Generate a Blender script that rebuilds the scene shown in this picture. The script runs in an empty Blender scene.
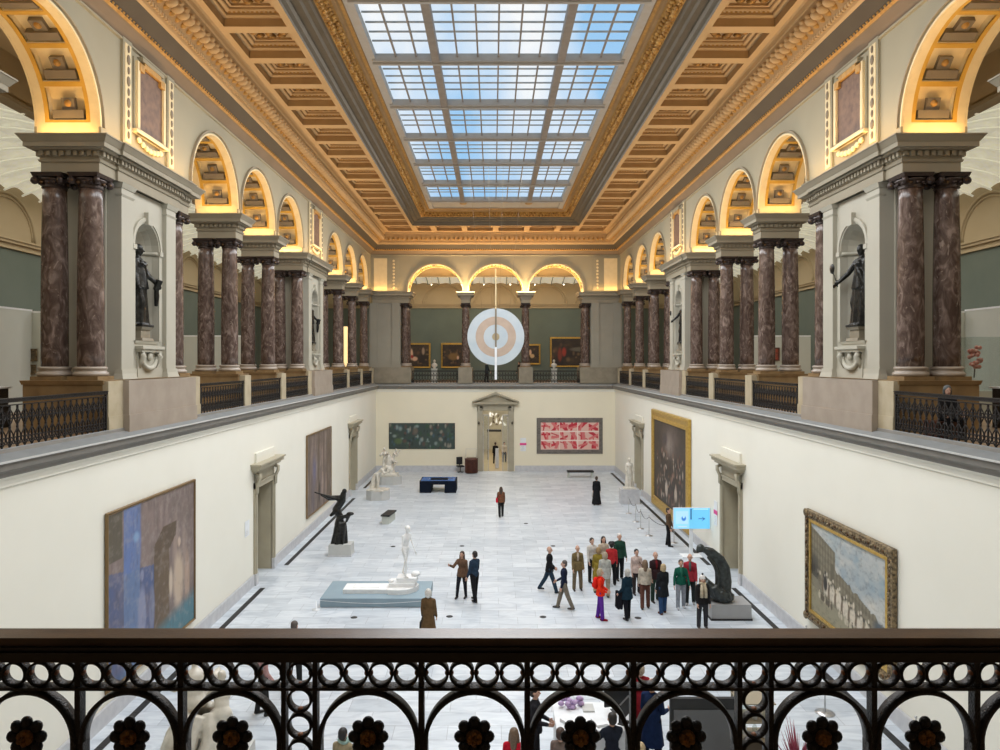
import bpy, bmesh, math, random
import numpy as np
from mathutils import Vector, Matrix
random.seed(7)
PI = math.pi
sc = bpy.context.scene
COL = sc.collection
E = 8.25                     # eye height above the hall floor
XC = -0.18                   # the photographer stands a little left of the hall's axis
F = 711.0

# ------------------------------------------------------------------ camera
cd = bpy.data.cameras.new('camera'); cam = bpy.data.objects.new('camera', cd); COL.objects.link(cam)
cam.location = (XC, 0, E); cam.rotation_euler = (PI/2, 0, 0)
cd.sensor_width = 36; cd.lens = F*36/1000; cd.shift_x = 0.0068; cd.shift_y = -0.0135
cd.clip_start = 0.05; cd.clip_end = 300
sc.camera = cam
# ------------------------------------------------------------------ world
w = bpy.data.worlds.new('world'); sc.world = w; w.use_nodes = True
nt = w.node_tree; nt.nodes.clear()
out = nt.nodes.new('ShaderNodeOutputWorld'); bg = nt.nodes.new('ShaderNodeBackground')
tc = nt.nodes.new('ShaderNodeTexCoord'); mp = nt.nodes.new('ShaderNodeMapping'); mp.inputs['Scale'].default_value = (2.2, 3.2, 1.0)
nz = nt.nodes.new('ShaderNodeTexNoise'); nz.inputs['Scale'].default_value = 2.3; nz.inputs['Detail'].default_value = 5
cr = nt.nodes.new('ShaderNodeValToRGB')
cr.color_ramp.elements[0].position = .40; cr.color_ramp.elements[0].color = (.36, .63, .93, 1)
cr.color_ramp.elements[1].position = .64; cr.color_ramp.elements[1].color = (1.0, 1.0, 1.0, 1)
nt.links.new(tc.outputs['Generated'], mp.inputs['Vector']); nt.links.new(mp.outputs['Vector'], nz.inputs['Vector'])
nt.links.new(nz.outputs['Fac'], cr.inputs['Fac']); nt.links.new(cr.outputs['Color'], bg.inputs['Color'])
bg.inputs['Strength'].default_value = 1.0
nt.links.new(bg.outputs['Background'], out.inputs['Surface'])
# ------------------------------------------------------------------ lights (large)
def area(name, loc, size, power, color, rot=(0,0,0), spread=180):
    l = bpy.data.lights.new(name, 'AREA'); l.shape = 'RECTANGLE'; l.size, l.size_y = size
    l.energy = power; l.color = color; l.spread = math.radians(spread)
    o = bpy.data.objects.new(name, l); COL.objects.link(o); o.location = loc; o.rotation_euler = rot
    return o
SKY_P, WARM_P, GAL_P = 6350, 520, 900
WARM = (1.0, .60, .22)
area('skylight_daylight', (0, 26.5, E+10.34), (8.2, 39), SKY_P, (.965, .985, 1.0))
for s in (-1, 1):
    area('gallery_ceiling_fill', (s*11.7, 30, E+5.6), (.3, 50), 130, (1, .74, .46), (PI, 0, 0))  # added warm fill aimed up to brighten the gallery ceilings, no fixture there
    area('gallery_daylight', (s*15.6, 30, E+6.6), (5, 44), GAL_P, (1.0, .93, .80))
area('gallery_daylight', (0, 59.2, E+6.6), (16, 5), GAL_P*.42, (1.0, .90, .72))
sc.view_settings.view_transform = 'Standard'; sc.view_settings.look = 'None'
sc.view_settings.exposure = 0.0; sc.view_settings.gamma = 1.0; sc.view_settings.use_curve_mapping = False
cy = sc.cycles
cy.max_bounces = 7; cy.diffuse_bounces = 4; cy.glossy_bounces = 3; cy.transmission_bounces = 4; cy.transparent_max_bounces = 10
cy.sample_clamp_indirect = 4.0; cy.use_denoising = True; cy.caustics_reflective = False; cy.caustics_refractive = False

# ------------------------------------------------------------------ materials
MATS = {}
def mat(name, col, rough=.6, metal=0.0, col2=None, scale=3.0, bump=0.0, bscale=30, emit=0, spec=.5, stretch=(1,1,1)):
    if name in MATS: return MATS[name]
    m = bpy.data.materials.new(name); m.use_nodes = True; n = m.node_tree; b = n.nodes['Principled BSDF']
    b.inputs['Roughness'].default_value = rough; b.inputs['Metallic'].default_value = metal
    b.inputs['Specular IOR Level'].default_value = spec
    if emit:
        b.inputs['Emission Color'].default_value = (*col, 1); b.inputs['Emission Strength'].default_value = emit
    col2 = col2 or tuple(c*.86 for c in col)
    t = n.nodes.new('ShaderNodeTexCoord'); g = n.nodes.new('ShaderNodeMapping'); g.inputs['Scale'].default_value = stretch
    z = n.nodes.new('ShaderNodeTexNoise'); z.inputs['Scale'].default_value = scale; z.inputs['Detail'].default_value = 4
    r = n.nodes.new('ShaderNodeValToRGB')
    r.color_ramp.elements[0].position = .3; r.color_ramp.elements[0].color = (*col2, 1)
    r.color_ramp.elements[1].position = .65; r.color_ramp.elements[1].color = (*col, 1)
    n.links.new(t.outputs['Object'], g.inputs['Vector']); n.links.new(g.outputs['Vector'], z.inputs['Vector'])
    n.links.new(z.outputs['Fac'], r.inputs['Fac']); n.links.new(r.outputs['Color'], b.inputs['Base Color'])
    if bump:
        z2 = n.nodes.new('ShaderNodeTexNoise'); z2.inputs['Scale'].default_value = bscale
        bp = n.nodes.new('ShaderNodeBump'); bp.inputs['Strength'].default_value = bump; bp.inputs['Distance'].default_value = .03
        n.links.new(g.outputs['Vector'], z2.inputs['Vector']); n.links.new(z2.outputs['Fac'], bp.inputs['Height']); n.links.new(bp.outputs['Normal'], b.inputs['Normal'])
    MATS[name] = m; return m
def cloth(c, name=None): return mat(name or 'cloth_%d_%d_%d' % tuple(int(x*255) for x in c), c, .9, 0, tuple(x*.72 for x in c), 14, spec=.12)

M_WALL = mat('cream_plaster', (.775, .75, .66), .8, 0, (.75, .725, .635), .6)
M_WALLW = M_WALL
M_BASEB = mat('grey_base_marble', (.56, .56, .57), .45, 0, (.47, .47, .49), 5)
M_STONE = mat('grey_stone_paint', (.30, .258, .182), .7, 0, (.27, .232, .165), 1.5)
M_BRACK = mat('grey_bracket_paint', (.22, .18, .125), .7, 0, (.19, .155, .11), 2)
M_PIER = mat('pale_grey_paint', (.43, .405, .33), .65, 0, (.40, .375, .305), 1.0)
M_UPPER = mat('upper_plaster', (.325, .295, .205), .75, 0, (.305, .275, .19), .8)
M_TABLET = mat('red_brown_tablet_marble', (.18, .10, .058), .6, 0, (.10, .055, .035), 6)
M_FRIEZE = mat('brown_frieze_paint', (.21, .15, .095), .7, 0, (.18, .13, .08), 1)
M_CORNER = mat('dimmed_pier_paint', (.30, .275, .215), .7, 0, (.27, .25, .195), 1)  # pier paint darkened: dimmer light of the far corners put into the colour
M_ENDPL = mat('olive_brown_marble', (.25, .215, .155), .5, 0, (.19, .16, .11), 2.5)
M_WALLE = mat('warm_cream_plaster', (.78, .72, .56), .8, 0, (.755, .695, .54), .6)
M_LEDGE = mat('ledge_stone', (.215, .225, .225), .6, 0, (.185, .195, .195), 3)
M_LEDGE2 = mat('ledge_moulding_stone', (.19, .175, .155), .6, 0, (.16, .15, .13), 3)
M_PINK = mat('pink_marble', (.355, .295, .24), .4, 0, (.30, .245, .195), 2)
M_BEIGE = mat('beige_marble', (.47, .40, .28), .45, 0, (.38, .31, .2), 2.5)
M_OCHM = mat('ochre_marble', (.27, .18, .085), .4, 0, (.18, .11, .05), 2.5)
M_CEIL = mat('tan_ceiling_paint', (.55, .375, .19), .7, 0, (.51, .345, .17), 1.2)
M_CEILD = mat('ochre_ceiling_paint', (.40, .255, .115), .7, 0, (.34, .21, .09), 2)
M_GOLD = mat('gilding', (.40, .215, .055), .45, .55, (.22, .11, .03), 9, .4, 14)
M_GOLDP = mat('gold_paint', (.50, .28, .07), .55, .2, (.34, .18, .04), 7, .5, 12)
M_OCHRE = mat('ochre_band', (.62, .36, .05), .6, 0, (.55, .31, .04), 3)
M_CREAM = mat('cream_coffer', (.76, .63, .38), .7, 0, (.70, .57, .33), 3)
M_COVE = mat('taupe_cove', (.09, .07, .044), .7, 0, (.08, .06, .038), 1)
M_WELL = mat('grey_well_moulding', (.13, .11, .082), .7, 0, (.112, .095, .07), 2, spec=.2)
M_CAP = mat('dark_bronze_capital', (.055, .035, .028), .4, .3, (.03, .02, .018), 12, .4, 30)
M_CAPG = mat('tarnished_gilding', (.14, .075, .025), .45, .5, (.06, .03, .015), 20)
M_IRON = mat('black_iron', (.020, .017, .016), .42, .5, (.012, .010, .010), 30, .3, 200)
M_IRONR = mat('rusty_iron', (.30, .12, .05), .6, .2, (.12, .05, .03), 60)
M_RAILTOP = mat('worn_bronze_handrail', (.085, .045, .022), .33, .10, (.035, .018, .009), 5, .06, 60, stretch=(1, 5, 5))
M_RAILB = mat('black_painted_rail', (.016, .010, .008), .28, .2, (.008, .006, .005), 8, stretch=(1, 5, 5))
M_ROSG = mat('rosette_gold', (.30, .13, .03), .45, .7, (.10, .045, .015), 70, .5, 160)
M_FRAMEG = mat('gilt_frame', (.60, .40, .10), .4, .55, (.46, .28, .06), 8, .3, 30)
M_FRAMED = mat('carved_gilt_frame', (.30, .22, .12), .5, .4, (.05, .035, .02), 14, .8, 22)
M_FRAMEB = mat('thin_brown_frame', (.22, .14, .06), .5, .2)
M_GREEN = mat('green_grey_wall', (.125, .155, .135), .85, 0, (.11, .14, .122), .8)
M_GALW = mat('gallery_beige', (.42, .34, .22), .8, 0, (.39, .315, .2), .8)
M_GALFL = mat('gallery_floor_wood', (.30, .19, .10), .4, 0, (.22, .13, .07), 3)
M_PART = mat('partition_white', (.50, .52, .47), .8, 0, (.47, .49, .44), 1)
M_LAY = mat('laylight_glass', (.86, .84, .68), .5, 0, (.62, .61, .49), 4, emit=.36, stretch=(1, 1.6, 1))
M_SKYF = mat('skylight_frame_paint', (.42, .40, .37), .6, 0, (.44, .44, .43), 4)
M_SKYD = mat('skylight_bar_paint', (.30, .27, .24), .6, 0, (.25, .22, .2), 4)
M_PALE = mat('white_marble', (.66, .62, .54), .4, 0, (.50, .46, .39), 5, .15, 8)
M_PLASTER = mat('white_plaster_cast', (.80, .80, .79), .7, 0, (.72, .72, .72), 6, .1, 20)
M_BRONZE = mat('dark_bronze', (.045, .045, .042), .32, .8, (.018, .018, .018), 9, .3, 25)
M_BRONZE2 = mat('black_green_bronze', (.06, .068, .065), .4, .6, (.025, .028, .028), 9, .3, 25)
M_PLINTH = mat('pale_plinth_paint', (.50, .50, .48), .6, 0, (.46, .46, .44), 3)
M_PLINTHG = mat('grey_plinth_paint', (.33, .33, .33), .6, 0, (.30, .30, .30), 3)
M_BLACK = mat('black_base', (.012, .012, .013), .6)
M_BLUEG = mat('blue_grey_platform', (.24, .32, .37), .6, 0, (.22, .295, .345), 2)
M_DARKBLUE = mat('dark_blue_board', (.007, .011, .022), .8, spec=.1)
M_BLUETOP = mat('blue_display_top', (.05, .15, .42), .25, 0, (.03, .09, .30), 2)
M_WOODR = mat('red_brown_wood', (.11, .035, .018), .45, 0, (.07, .02, .012), 6)
M_DOORF = mat('door_stone', (.40, .36, .265), .65, 0, (.36, .32, .235), 2)
M_DOORP = mat('beige_door_panel', (.46, .41, .28), .6, 0, (.42, .37, .25), 2)
M_STEEL = mat('brushed_steel', (.55, .55, .55), .35, .8)
M_WHITE = mat('white_card', (.78, .80, .82), .7)
M_PINKC = mat('pink_sign_ink', (.70, .06, .26), .7)
M_SKIN = mat('skin', (.55, .33, .24), .55, 0, (.50, .29, .21), 10)
M_SKIND = mat('skin_dark', (.20, .10, .065), .55, 0, (.17, .085, .055), 10)
M_EYE = mat('eye_dark', (.02, .015, .012), .3)
M_LIP = mat('lips', (.36, .12, .10), .5)
M_SHOE = mat('dark_shoe_leather', (.02, .015, .013), .4)

def marble_mat():
    m = bpy.data.materials.new('brown_column_marble'); m.use_nodes = True; n = m.node_tree; b = n.nodes['Principled BSDF']
    b.inputs['Roughness'].default_value = .25
    t = n.nodes.new('ShaderNodeTexCoord'); info = n.nodes.new('ShaderNodeObjectInfo')
    ad = n.nodes.new('ShaderNodeVectorMath'); ad.operation = 'ADD'
    sc_ = n.nodes.new('ShaderNodeVectorMath'); sc_.operation = 'SCALE'; sc_.inputs['Scale'].default_value = 1.0
    cmb = n.nodes.new('ShaderNodeCombineXYZ'); mul = n.nodes.new('ShaderNodeMath'); mul.operation = 'MULTIPLY'; mul.inputs[1].default_value = 40
    n.links.new(info.outputs['Random'], mul.inputs[0])
    for k in 'XYZ': n.links.new(mul.outputs[0], cmb.inputs[k])
    n.links.new(t.outputs['Object'], ad.inputs[0]); n.links.new(cmb.outputs[0], ad.inputs[1])
    a = n.nodes.new('ShaderNodeTexNoise'); a.inputs['Scale'].default_value = 4.5; a.inputs['Detail'].default_value = 6; a.inputs['Distortion'].default_value = 1.6
    r = n.nodes.new('ShaderNodeValToRGB'); e = r.color_ramp.elements
    e[0].position = .33; e[0].color = (.060, .037, .029, 1); e[1].position = .60; e[1].color = (.152, .108, .090, 1)
    x = e.new(.48); x.color = (.096, .063, .051, 1); x = e.new(.74); x.color = (.27, .20, .17, 1)
    c = n.nodes.new('ShaderNodeTexNoise'); c.inputs['Scale'].default_value = 5; c.inputs['Detail'].default_value = 7; c.inputs['Distortion'].default_value = 2.6
    r2 = n.nodes.new('ShaderNodeValToRGB'); e = r2.color_ramp.elements
    e[0].position = .60; e[0].color = (0, 0, 0, 1); e[1].position = .72; e[1].color = (1, 1, 1, 1)
    mx = n.nodes.new('ShaderNodeMix'); mx.data_type = 'RGBA'; mx.inputs[7].default_value = (.26, .20, .165, 1)
    gm = n.nodes.new('ShaderNodeMapping'); gm.inputs['Scale'].default_value = (1, 1, .5); n.links.new(ad.outputs[0], gm.inputs['Vector'])
    n.links.new(gm.outputs[0], a.inputs['Vector']); n.links.new(gm.outputs[0], c.inputs['Vector'])
    n.links.new(a.outputs['Fac'], r.inputs['Fac']); n.links.new(c.outputs['Fac'], r2.inputs['Fac'])
    n.links.new(r2.outputs['Color'], mx.inputs[0]); n.links.new(r.outputs['Color'], mx.inputs[6]); n.links.new(mx.outputs[2], b.inputs['Base Color'])
    return m
M_MARBLE = marble_mat()
def floor_mat():
    m = bpy.data.materials.new('white_marble_tiles'); m.use_nodes = True; n = m.node_tree; b = n.nodes['Principled BSDF']
    b.inputs['Roughness'].default_value = .32
    t = n.nodes.new('ShaderNodeTexCoord'); br = n.nodes.new('ShaderNodeTexBrick')
    br.inputs['Color1'].default_value = (.62, .665, .71, 1); br.inputs['Color2'].default_value = (.47, .52, .57, 1); br.inputs['Mortar'].default_value = (.33, .35, .38, 1)
    br.inputs['Scale'].default_value = 1; br.inputs['Brick Width'].default_value = 1.2; br.inputs['Row Height'].default_value = .62
    br.inputs['Mortar Size'].default_value = .006; br.offset = 0.5; br.offset_frequency = 2; br.inputs['Bias'].default_value = -.2
    z = n.nodes.new('ShaderNodeTexNoise'); z.inputs['Scale'].default_value = 1.1; z.inputs['Detail'].default_value = 8; z.inputs['Distortion'].default_value = 1.8
    g = n.nodes.new('ShaderNodeMapping'); g.inputs['Scale'].default_value = (.8, 2.6, 1); n.links.new(t.outputs['Object'], g.inputs['Vector']); n.links.new(g.outputs['Vector'], z.inputs['Vector'])
    r = n.nodes.new('ShaderNodeValToRGB'); r.color_ramp.elements[0].position = .3; r.color_ramp.elements[0].color = (.74, .76, .79, 1)
    r.color_ramp.elements[1].position = .6; r.color_ramp.elements[1].color = (1, 1, 1, 1)
    mx = n.nodes.new('ShaderNodeMix'); mx.data_type = 'RGBA'; mx.blend_type = 'MULTIPLY'; mx.inputs[0].default_value = 1
    n.links.new(t.outputs['Object'], br.inputs['Vector']); n.links.new(z.outputs['Fac'], r.inputs['Fac'])
    n.links.new(br.outputs['Color'], mx.inputs[6]); n.links.new(r.outputs['Color'], mx.inputs[7]); n.links.new(mx.outputs[2], b.inputs['Base Color'])
    return m
M_FLOOR = floor_mat()
def glass_mat(name, tint, gloss=.06, rough=.08):
    m = bpy.data.materials.new(name); m.use_nodes = True; n = m.node_tree; n.nodes.clear()
    o = n.nodes.new('ShaderNodeOutputMaterial'); t = n.nodes.new('ShaderNodeBsdfTransparent'); t.inputs['Color'].default_value = (*tint, 1)
    g = n.nodes.new('ShaderNodeBsdfGlossy'); g.inputs['Roughness'].default_value = rough; mx = n.nodes.new('ShaderNodeMixShader'); mx.inputs[0].default_value = gloss
    n.links.new(t.outputs[0], mx.inputs[1]); n.links.new(g.outputs[0], mx.inputs[2]); n.links.new(mx.outputs[0], o.inputs['Surface'])
    return m
M_GLASS = glass_mat('clear_glass', (.95, .97, .98), .015, .5); M_CASE = glass_mat('case_glass', (.86, .90, .88), .10)
def attr_mat(name, rough=.6, emit=0):
    m = bpy.data.materials.new(name); m.use_nodes = True; n = m.node_tree; b = n.nodes['Principled BSDF']
    a = n.nodes.new('ShaderNodeAttribute'); a.attribute_name = 'paint'; b.inputs['Roughness'].default_value = rough
    n.links.new(a.outputs['Color'], b.inputs['Base Color'])
    if emit:
        n.links.new(a.outputs['Color'], b.inputs['Emission Color']); b.inputs['Emission Strength'].default_value = emit
        b.inputs['Base Color'].default_value = (0, 0, 0, 1)
    return m
M_CANVAS = attr_mat('oil_paint_on_canvas', .55); M_SCREEN = attr_mat('lit_screen', .5, .50)

# ------------------------------------------------------------------ mesh builder
class MB:
    def __init__(s, fn=None): s.v = []; s.f = []; s.m = []; s.sm = []; s.mats = []; s.fn = fn
    def mi(s, m):
        if m not in s.mats: s.mats.append(m)
        return s.mats.index(m)
    def add(s, vs, fs, m, smooth=False):
        o = len(s.v); k = s.mi(m)
        s.v += [tuple(s.fn(*p)) if s.fn else tuple(p) for p in vs]
        for f in fs: s.f.append(tuple(i+o for i in f)); s.m.append(k); s.sm.append(smooth)
    def box(s, a, b, m):
        x0, y0, z0 = a; x1, y1, z1 = b
        s.add([(x0,y0,z0),(x1,y0,z0),(x1,y1,z0),(x0,y1,z0),(x0,y0,z1),(x1,y0,z1),(x1,y1,z1),(x0,y1,z1)],
              [(0,3,2,1),(4,5,6,7),(0,1,5,4),(1,2,6,5),(2,3,7,6),(3,0,4,7)], m)
    def quad(s, a, b, c, d, m): s.add([a, b, c, d], [(0,1,2,3)], m)
    def frustum(s, a, b, e0, e1, z0, z1, m):   # rect (a,b) in first two axes expanded by e0 at z0, e1 at z1
        (x0, y0), (x1, y1) = a, b
        s.add([(x0-e0,y0-e0,z0),(x1+e0,y0-e0,z0),(x1+e0,y1+e0,z0),(x0-e0,y1+e0,z0),(x0-e1,y0-e1,z1),(x1+e1,y0-e1,z1),(x1+e1,y1+e1,z1),(x0-e1,y1+e1,z1)],
              [(0,3,2,1),(4,5,6,7),(0,1,5,4),(1,2,6,5),(2,3,7,6),(3,0,4,7)], m)
    def lathe(s, prof, c, m, n=20, smooth=True):   # prof [(r,z)]
        vs = []; fs = []
        for r, z in prof:
            for i in range(n):
                a = 2*PI*i/n; vs.append((c[0]+r*math.cos(a), c[1]+r*math.sin(a), c[2]+z))
        for j in range(len(prof)-1):
            for i in range(n):
                k = (i+1) % n; fs.append((j*n+i, j*n+k, (j+1)*n+k, (j+1)*n+i))
        fs.append(tuple(reversed(range(n)))); fs.append(tuple(range((len(prof)-1)*n, len(prof)*n)))
        s.add(vs, fs, m, smooth)
    def tube(s, pts, r, m, n=8, closed=False, smooth=True):
        pts = [Vector(p) for p in pts]; N = len(pts); vs = []; fs = []
        rr = r if isinstance(r, (list, tuple)) else [r]*N
        up = None
        for i, p in enumerate(pts):
            a = pts[(i-1) % N] if (closed or i > 0) else p; b = pts[(i+1) % N] if (closed or i < N-1) else p
            d = (b-a).normalized()
            if up is None:
                up = d.cross(Vector((0,0,1)));  up = d.cross(Vector((1,0,0))) if up.length < .05 else up
                up.normalize()
            up = (up - d*up.dot(d)).normalized(); q = d.cross(up)
            for k in range(n):
                t = 2*PI*k/n; vs.append(tuple(p+up*math.cos(t)*rr[i]+q*math.sin(t)*rr[i]))
        for i in range(N if closed else N-1):
            j = (i+1) % N
            for k in range(n): l = (k+1) % n; fs.append((i*n+k, i*n+l, j*n+l, j*n+k))
        if not closed: fs.append(tuple(reversed(range(n)))); fs.append(tuple(range((N-1)*n, N*n)))
        s.add(vs, fs, m, smooth)
    def ball(s, c, r, m, n=10, rot=None):
        r = (r, r, r) if not isinstance(r, (tuple, list)) else r; vs = []; fs = []; h = max(4, n//2+1)
        for j in range(h+1):
            ph = PI*j/h
            for i in range(n):
                a = 2*PI*i/n; p = Vector((r[0]*math.sin(ph)*math.cos(a), r[1]*math.sin(ph)*math.sin(a), r[2]*math.cos(ph)))
                if rot is not None: p = rot @ p
                vs.append((c[0]+p.x, c[1]+p.y, c[2]+p.z))
        for j in range(h):
            for i in range(n): k = (i+1) % n; fs.append((j*n+i, (j+1)*n+i, (j+1)*n+k, j*n+k))
        s.add(vs, fs, m, True)
    def ringprof(s, prof, X, Y0, Y1, mats):   # profile (offset inward, z) swept round a rectangle with mitres
        vs = []; fs = []
        for o, z in prof: vs += [(-(X-o), Y0+o, z), ((X-o), Y0+o, z), ((X-o), Y1-o, z), (-(X-o), Y1-o, z)]
        for j in range(len(prof)-1):
            m = mats[j] if isinstance(mats, list) else mats
            s.add([vs[j*4+i] for i in range(4)]+[vs[(j+1)*4+i] for i in range(4)], [(i, (i+1) % 4, 4+(i+1) % 4, 4+i) for i in range(4)], m)
    def build(s, name, parent=None, loc=None, rot=None, label=None, cat=None, group=None, kind=None, fixn=False):
        me = bpy.data.meshes.new(name); me.from_pydata(s.v, [], s.f)
        for m in s.mats: me.materials.append(m)
        me.polygons.foreach_set('material_index', s.m); me.polygons.foreach_set('use_smooth', s.sm); me.update()
        if fixn:
            b = bmesh.new(); b.from_mesh(me); bmesh.ops.remove_doubles(b, verts=b.verts, dist=1e-5); bmesh.ops.recalc_face_normals(b, faces=b.faces); b.to_mesh(me); b.free()
        o = bpy.data.objects.new(name, me); COL.objects.link(o)
        if loc: o.location = loc
        if rot: o.rotation_euler = rot
        if parent: o.parent = parent
        tag(o, label, cat, group, kind); return o
def tag(o, label=None, cat=None, group=None, kind=None):
    for k, v in (('label', label), ('category', cat), ('group', group), ('kind', kind)):
        if v: o[k] = v
    return o
def empty(name, loc, rz=0, label=None, cat=None, group=None, kind=None):
    o = bpy.data.objects.new(name, None); COL.objects.link(o); o.location = loc; o.rotation_euler = (0, 0, rz); o.empty_display_size = .1
    return tag(o, label, cat, group, kind)
def children(o): return [c for c in bpy.data.objects if c.parent == o]
def copy_tree(o, parent=None, _cache={}):
    c = o.copy(); COL.objects.link(c)
    if parent: c.parent = parent
    for ch in _cache.setdefault(o.name, children(o)): copy_tree(ch, c)
    return c
def fl(px, py, z=0.0):    # a spot on the level z seen at that place of the photograph
    d = F*(E-z)/(py-361.5); return ((px-493.2)*d/F+XC, d)

# ------------------------------------------------------------------ remeshed figures
def frames(d):
    d = d.normalized(); u = d.cross(Vector((0, 1, 0)))
    if u.length < .1: u = d.cross(Vector((1, 0, 0)))
    u.normalize(); return u, d.cross(u), d
def cap(mb, p0, r0, p1, r1, m, n=12):
    p0, p1 = Vector(p0), Vector(p1)
    if (p1-p0).length < 1e-4: p1 = p0+Vector((0, 0, 1e-3))
    u, q, d = frames(p1-p0); vs = []; fs = []; R = []
    for k in range(5): a = -PI/2+PI/2*k/4; R.append((p0+d*math.sin(a)*r0, r0*math.cos(a)))
    for k in range(5): a = PI/2*k/4; R.append((p1+d*math.sin(a)*r1, r1*math.cos(a)))
    for c, r in R:
        r = max(r, 1e-4)
        for i in range(n): t = 2*PI*i/n; vs.append(tuple(c+(u*math.cos(t)+q*math.sin(t))*r))
    for j in range(9):
        for i in range(n): k = (i+1) % n; fs.append((j*n+i, j*n+k, (j+1)*n+k, (j+1)*n+i))
    fs.append(tuple(reversed(range(n)))); fs.append(tuple(range(9*n, 10*n)))
    mb.add(vs, fs, m, True)
def remesh(mb, vox, smooth=3):
    me = bpy.data.meshes.new('tmp'); me.from_pydata(mb.v, [], mb.f); me.update()
    o = bpy.data.objects.new('tmp', me); COL.objects.link(o)
    r = o.modifiers.new('r', 'REMESH'); r.mode = 'VOXEL'; r.voxel_size = vox; r.use_smooth_shade = True
    s = o.modifiers.new('s', 'SMOOTH'); s.factor = .5; s.iterations = smooth
    dg = bpy.context.evaluated_depsgraph_get(); dg.update()
    res = bpy.data.meshes.new_from_object(o.evaluated_get(dg))
    bpy.data.objects.remove(o); bpy.data.meshes.remove(me); return res
def finish(name, me, mats, parent, extra=None, **kw):
    """remeshed mesh plus appended details (extra MB) as one mesh"""
    me.materials.clear()
    for m in mats: me.materials.append(m)
    if extra is not None and extra.v:
        b = bmesh.new(); b.from_mesh(me)
        vs = [b.verts.new(p) for p in extra.v]
        for m in extra.mats:
            if m not in mats: me.materials.append(m); mats.append(m)
        for f, k in zip(extra.f, extra.m):
            try: nf = b.faces.new([vs[i] for i in f]); nf.material_index = mats.index(extra.mats[k]); nf.smooth = True
            except ValueError: pass
        b.to_mesh(me); b.free()
    for p in me.polygons: p.use_smooth = True
    o = bpy.data.objects.new(name, me); COL.objects.link(o)
    if parent: o.parent = parent
    return tag(o, **kw) if kw else o
def skeleton(H=1.72, lean=0, legs=((0,0,.02),(0,0,.02)), arms=((5,6,12),(5,6,12)), head=(0,0), twist=0, side=0, inward=(0,0)):
    k = H/1.75; J = {}; rad = math.radians
    sp = Vector((math.sin(rad(side)), -math.sin(rad(lean)), math.cos(rad(lean)))).normalized()
    hips = [Vector((s*.085, 0, 0)) for s in (-1, 1)]
    L = []
    for i, s in enumerate((-1, 1)):
        p, kn, o = legs[i]
        d = Vector((s*math.sin(o), -math.sin(rad(p))*math.cos(o), -math.cos(rad(p))*math.cos(o)))
        kneeP = hips[i]+d*.43
        d2 = Vector((s*math.sin(o)*.5, -math.sin(rad(p-kn)), -math.cos(rad(p-kn)))).normalized()
        ank = kneeP+d2*.41; L.append((hips[i], kneeP, ank))
    low = min(l[2].z for l in L)-.075
    off = Vector((0, 0, -low))
    J['legs'] = [[(q+off)*k for q in l] for l in L]
    pel = off.copy(); J['pel'] = pel*k
    J['waist'] = (pel+sp*.17)*k; J['chest'] = (pel+sp*.35)*k; J['neck'] = (pel+sp*.535)*k
    hd = Vector((math.sin(rad(side))+.0, -math.sin(rad(lean+head[0])), math.cos(rad(lean+head[0])))).normalized()
    J['head'] = J['neck']+hd*.128*k; J['hd'] = hd; J['sp'] = sp
    ct, st = math.cos(rad(twist)), math.sin(rad(twist)); A = []
    for i, s in enumerate((-1, 1)):
        sh = pel+sp*.437+Vector((s*.158*ct, s*.158*st, 0))
        p, o, e = arms[i]; iw = inward[i]
        d = Vector((s*math.sin(rad(o)), -math.sin(rad(p+lean*.0))*math.cos(rad(o)), -math.cos(rad(p))*math.cos(rad(o)))).normalized()
        el = sh+d*.285; q = p+e
        d2 = Vector((s*math.sin(rad(o))*.5-s*iw, -math.sin(rad(q)), -math.cos(rad(q)))).normalized()
        wr = el+d2*.25; A.append((sh*k, el*k, wr*k, d2))
    J['arms'] = A; J['k'] = k; J['hrot'] = head[1]; J['HR'] = Matrix.Identity(3)
    return J
def rot_to(d):  # matrix with local z along d
    return d.to_track_quat('Z', 'Y').to_matrix()
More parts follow.
